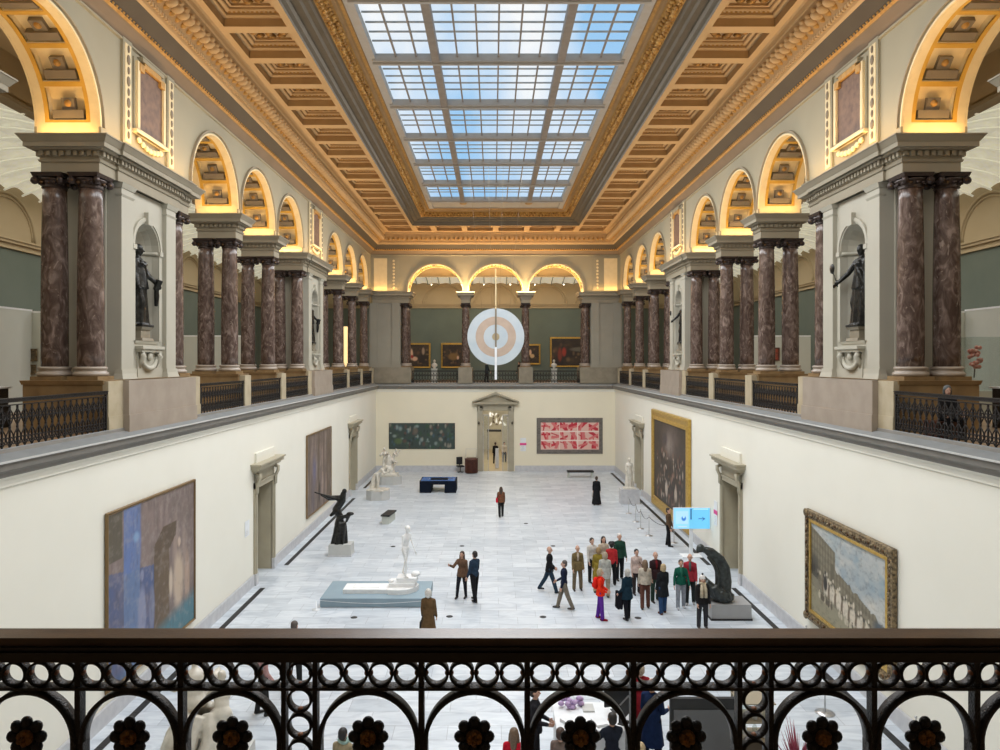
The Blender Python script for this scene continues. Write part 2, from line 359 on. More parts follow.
def body_prims(mb, J, g=0.0, m=None, parts=('torso', 'arms', 'legs', 'head'), armr=1.0, bust=False, wide=1.0):
    k = J['k']; rt = rot_to(J['sp'])
    if 'torso' in parts:
        # widths: local x across
        ex = lambda c, r: mb.ball(c, tuple((a+g) for a in r), m, 14, rt2)
        z = J['sp']; x = Vector((1, 0, 0)); x = (x-z*x.dot(z)).normalized(); y = z.cross(x)
        rt2 = Matrix((x, y, z)).transposed()
        ex(J['pel']+z*.02*k, (.155*k*wide, .105*k, .12*k)); ex(J['waist'], (.116*k*wide, .088*k, .15*k)); ex(J['chest'], (.150*k*wide, .105*k, .165*k))
        [cap(mb, J['arms'][q_][0]+z*.0, .040*k+g*.8, J['neck']-z*.035*k, .047*k+g*.4, m) for q_ in (0, 1)]
        if bust:
            for s in (-1, 1): mb.ball(J['chest']+Vector((s*.07*k, 0, 0))-y*-0+Vector((0, -.085*k, .02*k)), .055*k+g, m, 10)
    if 'legs' in parts:
        for h, kn, an in J['legs']:
            cap(mb, h, .083*k+g, kn, .053*k+g, m); cap(mb, kn, .052*k+g, an, .036*k+g, m)
            c = kn+(an-kn)*.28+Vector((0, .010, 0)); mb.ball(c, (.046*k+g, .050*k+g, .1*k), m, 10)
    if 'arms' in parts:
        for sh, el, wr, d2 in J['arms']:
            cap(mb, sh, .047*k*armr+g, el, .037*k*armr+g, m); cap(mb, el, .038*k*armr+g, wr, .025*k+g*1.1, m)
    if 'head' in parts:
        cap(mb, J['neck']-J['sp']*.05, .05*k, J['head'], .045*k, m)
        hz = J['hd']; x = Vector((math.cos(math.radians(J['hrot'])), math.sin(math.radians(J['hrot'])), 0)); x = (x-hz*x.dot(hz)).normalized(); y = hz.cross(x)
        R = Matrix((x, y, hz)).transposed(); c = J['head']; J['HR'] = R
        k = k*1.07; P = lambda a, b, d: c+R @ Vector((a*k, b*k, d*k))
        mb.ball(P(0, .01, .02), (.074*k, .09*k, .095*k), m, 14, R); mb.ball(P(0, -.025, -.045), (.055*k, .06*k, .065*k), m, 12, R)
        cap(mb, P(0, -.082, .015), .010*k, P(0, -.103, -.018), .016*k, m, 8)
        for s in (-1, 1): mb.ball(P(s*.078, .01, -.005), (.013*k, .02*k, .032*k), m, 8, R)
def hand(mb, wr, d, s, k, m, curl=.5):
    """palm, four fingers of unequal length and a thumb from the palm's side"""
    d = Vector(d).normalized(); x = Vector((1, 0, 0)); x = (x-d*x.dot(d)); x = x.normalized() if x.length > .1 else Vector((0, 1, 0)); y = d.cross(x)
    # palm faces inwards: fingers spread along y (front-back)
    R = Matrix((x, y, d)).transposed(); pc = wr+d*.055*k
    mb.ball(pc, (.017*k, .042*k, .058*k), m, 10, R)
    inn = x*(-s)
    for i, ln in enumerate((.066, .078, .072, .056)):
        b = wr+d*.095*k+y*((i-1.5)*.019*k)
        mid = b+(d*math.cos(curl*.5)+inn*math.sin(curl*.5))*ln*.5*k; tip = mid+(d*math.cos(curl*1.6)+inn*math.sin(curl*1.6))*ln*.5*k
        cap(mb, b, .0095*k, mid, .0085*k, m, 6); cap(mb, mid, .0085*k, tip, .007*k, m, 6)
    f = -1 if y.y > 0 else 1
    b = wr+d*.045*k+y*f*.032*k; mid = b+(d*.6+y*f*.7+inn*.2)*.035*k; tip = mid+(d*.9+y*f*.2+inn*.35)*.032*k
    cap(mb, b, .012*k, mid, .010*k, m, 6); cap(mb, mid, .010*k, tip, .008*k, m, 6)
def skirt(mb, c0, c1, r0, r1, m, folds=9, amp=.06, n=40, rings=10, ry=.8, ph=0.0):
    c0, c1 = Vector(c0), Vector(c1); vs = []; fs = []
    for j in range(rings+1):
        t = j/rings; c = c0.lerp(c1, t); R = r0+(r1-r0)*t**.9
        for i in range(n):
            a = 2*PI*i/n; r = R*(1+amp*t*math.sin(folds*a+ph+2*t)+amp*.5*t*math.sin((folds+4)*a-1.3*ph))
            vs.append((c.x+r*math.cos(a), c.y+r*ry*math.sin(a), c.z))
    for j in range(rings):
        for i in range(n): l = (i+1) % n; fs.append((j*n+i, (j+1)*n+i, (j+1)*n+l, j*n+l))
    fs.append(tuple(range(n))); fs.append(tuple(reversed(range(rings*n, rings*n+n))))
    mb.add(vs, fs, m, True)

def person(label, pos, face, H=1.7, skin=M_SKIN, hair=(.05,.03,.02), hairstyle='short', top=(.1,.1,.1), coat=0.0, bottom=(.03,.03,.035),
           dress=False, shoes=M_SHOE, z=0.0, bag=None, bagkind='shoulder_bag', hat=None, scarf=None, inner=None, vox=.015, lean=0, legs=None, arms=None, head=(0,0),
           carry=None, group='museum visitors in the hall', twist=0, bust=False, wide=1.0, inward=(0,0), backpack=None, bare_legs=False, short=False):
    rnd = random.random
    legs = legs or ((3+rnd()*4, 2, .03+rnd()*.04), (-4-rnd()*3, 3, .03+rnd()*.05)); arms = arms or ((4+rnd()*8, 7, 10+rnd()*15), (6, 7, 8+rnd()*20))
    J = skeleton(H, lean, legs, arms, head, twist, inward=inward); k = J['k']
    root = empty('person', (pos[0], pos[1], z), math.radians(face), label, 'person', group)
    b = MB(); body_prims(b, J, 0, skin, bust=bust, wide=wide*.97)
    for h, kn, an in J['legs']: mb_f = cap(b, an+Vector((0, .03*k, -.035*k)), .034*k, an+Vector((0, -.12*k, -.045*k)), .03*k, skin)
    me = remesh(b, vox, 2)
    ex = MB(); R = J['HR']; c = J['head']; P = lambda a, bb, d: c+R @ Vector((a*k*1.07, bb*k*1.07, d*k*1.07))
    for s in (-1, 1):
        ex.ball(P(s*.03, -.077, .012), .010*k, M_EYE, 6)
    ex.ball(P(0, -.083, -.052), (.022*k, .008*k, .007*k), M_LIP, 8, R)
    for (sh, el, wr, d2), s in zip(J['arms'], (-1, 1)): hand(ex, wr, d2, s, k, skin)
    finish('body', me, [skin], root, ex)
    # trousers
    mt = cloth(bottom)
    if not dress:
        t = MB(); g = .013*k; z0 = J['sp']
        if not bare_legs:
            for h, kn, an in J['legs']:
                cap(t, h, .100*k, kn, .078*k, mt); cap(t, kn, .078*k, an+Vector((0, 0, -.005)), .066*k, mt)
        else:
            for h, kn, an in J['legs']:
                cap(t, h, .098*k, kn, .070*k, mt); cap(t, kn, .071*k, an, .052*k, mt)
        t.ball(J['pel'], (.165*k*wide, .118*k, .12*k), mt, 14)
        finish('trousers', remesh(t, .018, 2), [mt], root)
    # top
    mc = cloth(top); t = MB(); body_prims(t, J, .02*k, mc, ('torso',), wide=wide)
    body_prims(t, J, .013*k, mc, ('arms',), armr=1.05)
    if coat:
        hem = J['pel'].z-coat*k
        skirt(t, J['waist'], Vector((J['pel'].x, J['pel'].y, hem)), .155*k*wide, (.19+.08*coat)*k*wide, mc, 7, .05, ry=.78)
    if short is False: t.ball(J['pel'], ((.158 if hairstyle in ('long', 'bob') else .166)*k*wide, .12*k, .11*k), mc, 14)
    finish('coat' if coat > .25 else ('dress' if dress else 'jacket'), remesh(t, .018, 2), [mc], root)
    if dress:
        t = MB(); skirt(t, J['waist'], (J['pel'].x, J['pel'].y, .06*k), .15*k, .27*k, mt, 8, .07)
        finish('skirt', remesh(t, .02, 2), [mt], root)
    # shoes
    for h, kn, an in J['legs']:
        t = MB(); cap(t, an+Vector((0, .035*k, -.035*k)), .043*k, an+Vector((0, -.06*k, -.036*k)), .042*k, shoes); cap(t, an+Vector((0, -.06*k, -.038*k)), .041*k, an+Vector((0, -.15*k, -.045*k)), .033*k, shoes)
        t.fn = None
        t.v = [(x, y, max(zz, an.z-.078*k)) for x, y, zz in t.v]
        t.build('shoe', root)
    # hair
    if hairstyle != 'bald':
        mh = mat('hair_%d_%d_%d' % tuple(int(q*255) for q in hair), hair, .6, 0, tuple(q*.6 for q in hair), 40)
        t = MB(); t.ball(P(0, .022, .038), (.090*k, .097*k, .095*k), mh, 14, R)
        t.ball(P(0, .045, -.01), (.085*k, .070*k, .091*k), mh, 12, R)
        if hairstyle == 'long':
            cap(t, P(0, .055, .0), .078*k, P(0, .075, -.20), .062*k, mh)
            for s in (-1, 1): cap(t, P(s*.07, .02, .0), .03*k, P(s*.085, -.0, -.2), .028*k, mh)
        if hairstyle == 'bob':
            cap(t, P(0, .045, .0), .085*k, P(0, .04, -.07), .075*k, mh)
            for s in (-1, 1): cap(t, P(s*.072, .01, .02), .03*k, P(s*.075, .0, -.08), .026*k, mh)
        if hairstyle == 'curly':
            for i in range(40):
                a = rnd()*2*PI; e = rnd()*1.4-.2; t.ball(P(.105*math.cos(a)*math.cos(e), .04+.1*math.sin(a)*math.cos(e) if math.sin(a) > -.3 else .0, .04+.1*math.sin(e)), .034*k, mh, 7)
        finish('hair', remesh(t, .012, 1), [mh], root)
    elif hair:
        mh = mat('hair_%d_%d_%d' % tuple(int(q*255) for q in hair), hair, .6, 0, tuple(q*.6 for q in hair), 40)
        t = MB(); t.ball(P(0, .05, -.015), (.077*k, .056*k, .05*k), mh, 12, R); t.build('hair', root)
    if hat:
        mh = cloth(hat); t = MB(); t.ball(P(0, .01, .06), (.09*k, .1*k, .08*k), mh, 12, R); cap(t, P(0, -.0, .045), .092*k, P(0, .01, .05), .092*k, mh); t.ball(P(0, 0, .155), .035*k, M_BLACK, 8); t.build('hat', root)
    if scarf:
        ms = cloth(scarf); t = MB(); n_ = J['neck']
        t.tube([(n_.x+.085*k*math.cos(a), n_.y-.01+.075*k*math.sin(a), n_.z+.005+.012*math.sin(2*a)) for a in [2*PI*i/14 for i in range(14)]], .035*k, ms, 8, True)
        for s in (-1, 1): t.tube([(s*.05*k, n_.y-.09*k, n_.z-.02), (s*.06*k, n_.y-.15*k, n_.z-.15*k), (s*.065*k, n_.y-.155*k, n_.z-.42*k)], [.035*k, .05*k, .055*k], ms, 8)
        t.build('scarf', root)
    if inner:
        mi = cloth(inner); t = MB(); cc = J['chest']; t.ball(cc+Vector((0, -.078*k, .02*k)), (.055*k, .06*k, .17*k), mi, 12); t.build('shirt_front', root)
    if bag:
        mg = cloth(bag); t = MB(); s = 1; p = J['pel']+Vector((s*.23*k, -.02, .05))
        if bagkind == 'handbag': p = J['arms'][1][2]+Vector((.02, 0, -.26*k))
        t.frustum((p.x-.04*k, p.y-.13*k), (p.x+.04*k, p.y+.13*k), .01, 0, p.z-.13*k, p.z+.1*k, mg)
        if bagkind == 'handbag': t.tube([(p.x, p.y-.08*k, p.z+.08*k), (p.x, p.y-.03*k, p.z+.19*k), (p.x, p.y+.03*k, p.z+.19*k), (p.x, p.y+.08*k, p.z+.08*k)], .008, mg, 6)
        else: t.tube([tuple(p+Vector((0, -.09, .09))), tuple(J['chest']+Vector((.1, -.125, -.05))), tuple(J['neck']+Vector((-.08, -.03, -.03))), tuple(J['chest']+Vector((.08, .13, -.05))), tuple(p+Vector((0, .09, .09)))], .009, mg, 6)
        t.build(bagkind, root)
    if backpack:
        mg = cloth(backpack); t = MB(); cc = J['chest']; t.ball(cc+Vector((0, .17*k, -.06*k)), (.14*k, .09*k, .21*k), mg, 12); t.ball(cc+Vector((0, .23*k, -.13*k)), (.09*k, .06*k, .09*k), mg, 10)
        for s in (-1, 1): t.tube([(s*.09*k, cc.y+.13*k, cc.z+.08*k), (s*.1*k, cc.y+.02, cc.z+.2*k), (s*.1*k, cc.y-.13*k, cc.z+.05*k), (s*.13*k, cc.y-.05*k, cc.z-.15*k)], .014, mg, 6)
        t.build('backpack', root)
    if carry:
        mg = cloth(carry); t = MB(); wr = J['arms'][1][2]
        for i in range(5): t.tube([tuple(wr+Vector((-.03+.0*i, -.12+.05*i, .05))), tuple(wr+Vector((-.05, -.13+.055*i, -.2))), tuple(wr+Vector((-.03+.02*(i % 2), -.15+.06*i, -.48-.03*(i % 3))))], [.05, .06, .045], mg, 8)
        finish('folded_coat', remesh(t, .02, 2), [mg], root)
    return root

# ------------------------------------------------------------------ arcade geometry
LF = 9.45; LB = 10.9; Y0, Y1 = 2.2, 53.8
ZS = E+5.25; ZG = E-1.65; ZP = E-.44; ZC = E+4.43; ZT = E+8.0
def side_map(s): return lambda l, u, z: (s*l, u, z)
def end_map(l, u, z): return (u, Y1+(l-LF), z)
PAIRS = [16.95, 21.3, 25.87, 30.3, 34.8, 39.15, 43.85, 48.3, 52.7]
ARCHES = [5.95, 10.35, 14.75, 23.75, 28.08, 32.5, 41.65, 46.07, 50.45]
PIERS = [19.1, 36.97]
PPAIR = (16.95, 21.3, 34.8, 39.15)
ST = .27

def arcade(mb, arches, u0, u1, r, ro, st_=0):
    """wall faces with arched openings"""
    N = 20; cuts = []
    for fc in (LF, LB):
        x = u0
        for c in arches:
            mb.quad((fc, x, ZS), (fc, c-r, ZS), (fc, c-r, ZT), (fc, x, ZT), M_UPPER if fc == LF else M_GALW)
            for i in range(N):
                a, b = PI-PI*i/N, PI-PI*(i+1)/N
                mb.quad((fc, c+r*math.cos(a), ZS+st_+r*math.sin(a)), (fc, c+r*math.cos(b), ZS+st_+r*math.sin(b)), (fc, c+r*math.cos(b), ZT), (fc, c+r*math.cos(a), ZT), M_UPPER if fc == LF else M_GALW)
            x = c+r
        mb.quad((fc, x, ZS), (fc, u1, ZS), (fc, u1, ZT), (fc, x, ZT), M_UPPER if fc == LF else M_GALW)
    x = u0
    for c in arches+[u1+r]: mb.quad((LF, x, ZS), (LF, c-r, ZS), (LB, c-r, ZS), (LB, x, ZS), M_UPPER); x = c+r
def arch_mesh(r, ro, depth, ncof=7, st_=0):
    """soffit with coffers and archivolt, local: x = depth into wall (0 = hall face), y along wall, z up from springing"""
    mb = MB(); N = 28
    P = lambda rr, a, x: (x, rr*math.cos(a), st_+rr*math.sin(a))
    if st_:
        for t in (-1, 1):
            y0, y1 = sorted((t*r, t*(r+.1))); mb.box((0, y0, 0), (depth, y1, st_), M_CREAM)
            for a_, b_ in ((-.06, 0), (depth, depth+.06)): y0, y1 = sorted((t*r, t*ro)); mb.box((a_, y0, 0), (b_, y1, st_), M_UPPER)
    def cbox(r0, r1, a0, a1, x0, x1, m, n=3):
        for i in range(n):
            b0, b1 = a0+(a1-a0)*i/n, a0+(a1-a0)*(i+1)/n
            mb.add([P(r0, b0, x0), P(r0, b1, x0), P(r0, b1, x1), P(r0, b0, x1), P(r1, b0, x0), P(r1, b1, x0), P(r1, b1, x1), P(r1, b0, x1)],
                   [(0,3,2,1),(4,5,6,7),(0,1,5,4),(2,3,7,6)]+([(3,0,4,7)] if i == 0 else [])+([(1,2,6,5)] if i == n-1 else []), m)
    sp = .05 if st_ else .16                                                  # plain band at the springing
    aw = .74*depth; x0, x1 = (depth-aw)/2, (depth+aw)/2       # ochre band limits
    A0 = sp; A1 = PI-sp; rt = r+.005
    cbox(r, r+.10, 0, A0, 0, depth, M_CREAM, 2); cbox(r, r+.10, A1, PI, 0, depth, M_CREAM, 2)
    cbox(r, r+.10, A0, A1, 0, x0, M_CREAM, N); cbox(r, r+.10, A0, A1, x1, depth, M_CREAM, N)
    cbox(r+.012, r+.06, A0, A1, x0, x0+.10, M_OCHRE, N); cbox(r+.012, r+.06, A0, A1, x1-.10, x1, M_OCHRE, N)
    da = (A1-A0)/ncof; bar = .055/r*1.0
    for i in range(ncof):
        a0, a1 = A0+da*i, A0+da*(i+1)
        cbox(r+.012, r+.06, a0, a0+bar, x0+.10, x1-.10, M_OCHRE, 1); cbox(r+.012, r+.06, a1-bar, a1, x0+.10, x1-.10, M_OCHRE, 1)
        y0, y1 = x0+.10, x1-.10
        cbox(r+.20, r+.24, a0+bar, a1-bar, y0, y1, M_CREAM, 3)        # back panel
        cbox(r+.03, r+.22, a0+bar, a0+bar+.01, y0, y1, M_CREAM, 1); cbox(r+.03, r+.22, a1-bar-.01, a1-bar, y0, y1, M_CREAM, 1)
        cbox(r+.03, r+.22, a0+bar, a1-bar, y0-.01, y0, M_CREAM, 3); cbox(r+.03, r+.22, a0+bar, a1-bar, y1, y1+.01, M_CREAM, 3)
        # stepped bracket on the lower side, second step and gilt rosette
        low = i < ncof/2; c = (y0+y1)/2; hw = (y1-y0)*.42; L = (a1-a0-2*bar)
        s0 = a0+bar+L*.06 if low else a1-bar-L*.06; sg = 1 if low else -1
        am, an, ao = s0, s0+sg*L*.26, s0+sg*L*.62
        cbox(r+.04, r+.20, min(am, an), max(am, an), c-hw, c+hw, M_BRACK, 1)
        cbox(r+.09, r+.20, min(an, ao), max(an, ao), c-hw*.42, c+hw*.42, M_BRACK, 1)
        q = P(r+.10, s0+sg*L*.46, c); mb.ball(q, (.085, .085, .085), M_GOLDP, 10)
    # archivolts on the hall face and the gallery face
    for xx, sg in ((0, -1), (depth, 1)):
        for (ra, rb, pr) in ((r, r+.05, .05), (r+.05, r+.11, .03), (r+.11, ro, .09)):
            n = N
            for i in range(n):
                b0, b1 = PI*i/n, PI*(i+1)/n
                mb.add([P(ra, b0, xx), P(ra, b1, xx), P(ra, b1, xx+sg*pr), P(ra, b0, xx+sg*pr), P(rb, b0, xx), P(rb, b1, xx), P(rb, b1, xx+sg*pr), P(rb, b0, xx+sg*pr)],
                       [(0,1,2,3),(4,7,6,5),(3,2,6,7),(0,3,7,4),(1,5,6,2)], (M_STONE if ra > r+.06 else M_UPPER) if ra > r else M_CREAM)
    return mb
def entab(mb, l0, l1, u0, u1, dent=True):
    z = ZC; L = [(0, .25, 0, 0), (.25, .30, .03, .05), (.30, .37, .02, .02), (.37, .51, .04, .04), (.51, .55, .12, .16), (.55, .66, .26, .26), (.66, .79, .27, .36), (.79, .82, .37, .37)]
    for a, b, e0, e1 in L: mb.frustum((l0, u0), (l1, u1), e0, e1, z+a, z+b, M_STONE)
    if dent:
        st = .16
        for k in range(int((u1-u0+.1)/st)+1):
            u = u0-.02+k*st
            if u+.09 < u1+.12: mb.box((l0-.11, u, z+.385), (l0-.03, u+.09, z+.495), M_STONE); mb.box((l1+.03, u, z+.385), (l1+.11, u+.09, z+.495), M_STONE)
        for k in range(int((l1-l0+.1)/st)+1):
            l = l0-.02+k*st
            if l+.09 < l1+.12: mb.box((l, u0-.11, z+.385), (l+.09, u0-.03, z+.495), M_STONE); mb.box((l, u1+.03, z+.385), (l+.09, u1+.11, z+.495), M_STONE)
# ------------------------------------------------------------------ hall shell
mb = MB(); mb.quad((-12, 0, 0), (12, 0, 0), (12, 54.5, 0), (-12, 54.5, 0), M_FLOOR); mb.build('floor', kind='structure')
DOORS = [27.35, 44.6]; DW = .98; DH = 3.55; YL = 53.5
def hall_side(s, name):
    mb = MB(side_map(s)); x = Y0
    for c in DOORS:
        mb.quad((9, x, 0), (9, c-DW, 0), (9, c-DW, 6.5), (9, x, 6.5), M_WALL); mb.quad((9, c-DW, DH), (9, c+DW, DH), (9, c+DW, 6.5), (9, c-DW, 6.5), M_WALL)
        x = c+DW
        for u in (c-DW, c+DW): mb.quad((9, u, 0), (9.9, u, 0), (9.9, u, DH), (9, u, DH), M_DOORF)
        mb.quad((9, c-DW, DH), (9.9, c-DW, DH), (9.9, c+DW, DH), (9, c+DW, DH), M_DOORF)
        mb.quad((9.9, c-DW, 0), (9.9, c+DW, 0), (9.9, c+DW, DH), (9.9, c-DW, DH), M_BLACK)
    mb.quad((9, x, 0), (9, YL, 0), (9, YL, 6.5), (9, x, 6.5), M_WALL)
    return mb.build(name, kind='structure')
wl = hall_side(-1, 'wall_left'); wr = hall_side(1, 'wall_right')
EDX, EDW, EDH = 0.0, .96, 4.55
mb = MB(); mb.quad((-9, YL, 0), (EDX-EDW, YL, 0), (EDX-EDW, YL, 6.5), (-9, YL, 6.5), M_WALLE); mb.quad((EDX+EDW, YL, 0), (9, YL, 0), (9, YL, 6.5), (EDX+EDW, YL, 6.5), M_WALLE)
mb.quad((EDX-EDW, YL, EDH), (EDX+EDW, YL, EDH), (EDX+EDW, YL, 6.5), (EDX-EDW, YL, 6.5), M_WALLE); mb.build('wall_back', kind='structure')
mb = MB(); mb.quad((-9, Y0, 0), (9, Y0, 0), (9, Y0, 6.5), (-9, Y0, 6.5), M_WALL); mb.build('wall_front', kind='structure')
for s, nm in ((-1, 'baseboard_left'), (1, 'baseboard_right')):
    mb = MB(side_map(s)); x = Y0
    for c in DOORS+[YL+DW+.25]:
        mb.box((8.955, x, 0), (8.999, c-DW-.25, .38), M_BASEB); mb.frustum((8.955, x), (8.999, c-DW-.25), 0, -.015, .38, .43, M_BASEB); x = c+DW+.25
    mb.build(nm, kind='structure')
mb = MB(); mb.box((-8.955, YL-.045, 0), (EDX-1.45, YL-.001, .42), M_BASEB); mb.box((EDX+1.45, YL-.045, 0), (8.955, YL-.001, .42), M_BASEB); mb.build('baseboard_back', kind='structure')
# black heating grilles let into the floor along both walls
for s in (-1, 1):
    for a, b in ((4, 25.9), (28.8, 42.9), (46.3, 52.6)):
        mb = MB(side_map(s)); mb.box((8.48, a, 0.001), (8.66, b, .006), M_BLACK)
        n = int((b-a)/.5)
        for i in range(n): mb.box((8.485, a+i*.5+.2, .006), (8.655, a+i*.5+.22, .010), M_IRON)
        mb.build('trim_%d' % (60+3*(s > 0)+(4, 28.8, 46.3).index(a)), kind='structure')
# ledge round the hall at gallery level
prof = [(-.3, ZG), (-.25, ZG+.02), (-.12, ZG+.06), (-.08, ZG+.045), (-.06, ZG-.02), (.26, ZG-.105), (.28, ZG-.112), (.28, ZG-.142), (.24, ZG-.16), (.23, ZG-.28), (.17, ZG-.32), (.15, ZG-.35), (.13, ZG-.42), (.06, ZG-.49), (.03, ZG-.58), (.03, ZG-.62), (-.001, ZG-.64)]
lm = [M_LEDGE]*3+[M_LEDGE2]+[M_LEDGE]+[M_PLINTH]*2+[M_LEDGE2]*5+[M_WALL]*4
mb = MB(); mb.ringprof(prof, 9.0, Y0, YL, lm); mb.build('trim_1', kind='structure')
# gallery floors
mb = MB()
for s in (-1, 1): mb.box((min(s*9.12, s*20), 0, ZG-.3), (max(s*9.12, s*20), 66, ZG), M_GALFL)
mb.box((-9.12, YL+.12, ZG-.3), (9.12, 66, ZG), M_GALFL); mb.box((-9.12, -4, ZG-.3), (9.12, Y0-.15, ZG), M_GALFL)
mb.build('floor_gallery', kind='structure')

# ------------------------------------------------------------------ upper walls, arches
arch_mb = arch_mesh(1.95, 2.10, LB-LF, st_=ST); arch_e = arch_mesh(2.07, 2.22, LB-LF)
arch_mesh_data = None
for s, nm in ((-1, 'wall_upper_left'), (1, 'wall_upper_right')):
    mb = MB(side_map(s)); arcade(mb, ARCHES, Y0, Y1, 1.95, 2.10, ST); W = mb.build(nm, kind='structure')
    for c in ARCHES:
        if arch_mesh_data is None:
            o = arch_mb.build('arch', W); arch_mesh_data = o.data
        else:
            o = bpy.data.objects.new('arch', arch_mesh_data); COL.objects.link(o); o.parent = W
        o.location = (s*LF, c, ZS); o.scale = (s, 1, 1)
mb = MB(end_map); arcade(mb, [-4.56, 0, 4.56], -LF, LF, 2.07, 2.22); W = mb.build('wall_upper_back', kind='structure')
o = arch_e.build('arch', W); ad = o.data
for c in (-4.56, 0, 4.56):
    if c != -4.56: o = bpy.data.objects.new('arch', ad); COL.objects.link(o); o.parent = W
    o.location = (c, Y1, ZS); o.rotation_euler = (0, 0, PI/2)
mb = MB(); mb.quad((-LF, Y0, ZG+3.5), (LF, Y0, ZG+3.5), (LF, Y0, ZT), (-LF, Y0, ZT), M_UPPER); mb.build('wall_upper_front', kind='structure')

# entablature blocks over the column pairs
tn = 2
for s in (-1, 1):
    for c in PAIRS:
        if c in PPAIR: continue
        mb = MB(side_map(s)); entab(mb, 9.42, 10.79, c-.36, c+.36); mb.build('trim_%d' % tn, kind='structure'); tn += 1
    for c in (12.55,):
        mb = MB(side_map(s)); entab(mb, 9.42, 10.79, c-.36, c+.36); mb.build('trim_%d' % tn, kind='structure'); tn += 1
for c in (-2.28, 2.28):
    mb = MB(end_map); entab(mb, 9.42, 10.79, c-.34, c+.34); mb.build('trim_%d' % tn, kind='structure'); tn += 1
for s in (-1, 1):
    mb = MB(end_map); entab(mb, 9.42, 10.79, min(s*6.55, s*9.3), max(s*6.55, s*9.3))
    # corner wall with pilasters
    for a, b, l in ((7.2, 9.6, 9.5), (7.25, 7.85, 9.42), (8.95, 9.5, 9.42)):
        mb.box((l, min(s*a, s*b), ZP), (10.9, max(s*a, s*b), ZC), M_CORNER)
    mb.frustum((9.42, min(s*7.2, s*9.5)), (10.9, max(s*7.2, s*9.5)), .05, .05, ZP, ZP+.22, M_CORNER)
    mb.box((9.1, min(s*6.35, s*9.6), ZG), (11.1, max(s*6.35, s*9.6), ZP), M_ENDPL)
    mb.box((9.09, min(s*6.35, s*9.6), ZG), (11.12, max(s*6.35, s*9.6), ZG+.3), M_ENDPL)
    mb.build('wall_corner_%s' % ('left' if s < 0 else 'right'), kind='structure')
for c in (-2.28, 2.28):
    mb = MB(end_map); mb.box((9.15, c-.52, ZG), (11.1, c+.52, ZP), M_ENDPL); mb.frustum((9.15, c-.52), (11.1, c+.52), .03, .03, ZG, ZG+.25, M_ENDPL); mb.build('trim_%d' % tn, kind='structure'); tn += 1
# plinths of the free pairs
for s in (-1, 1):
    for c in PAIRS:
        if c in PPAIR: continue
        mb = MB(side_map(s)); mb.box((9.3, c-.5, ZG), (11.05, c+.5, ZP-.1), M_OCHM); mb.frustum((9.3, c-.5), (11.05, c+.5), .02, .05, ZP-.1, ZP, M_OCHM)
        mb.box((9.1, c-.32, ZG), (9.45, c+.32, ZP-.06), M_BEIGE); mb.build('trim_%d' % tn, kind='structure'); tn += 1

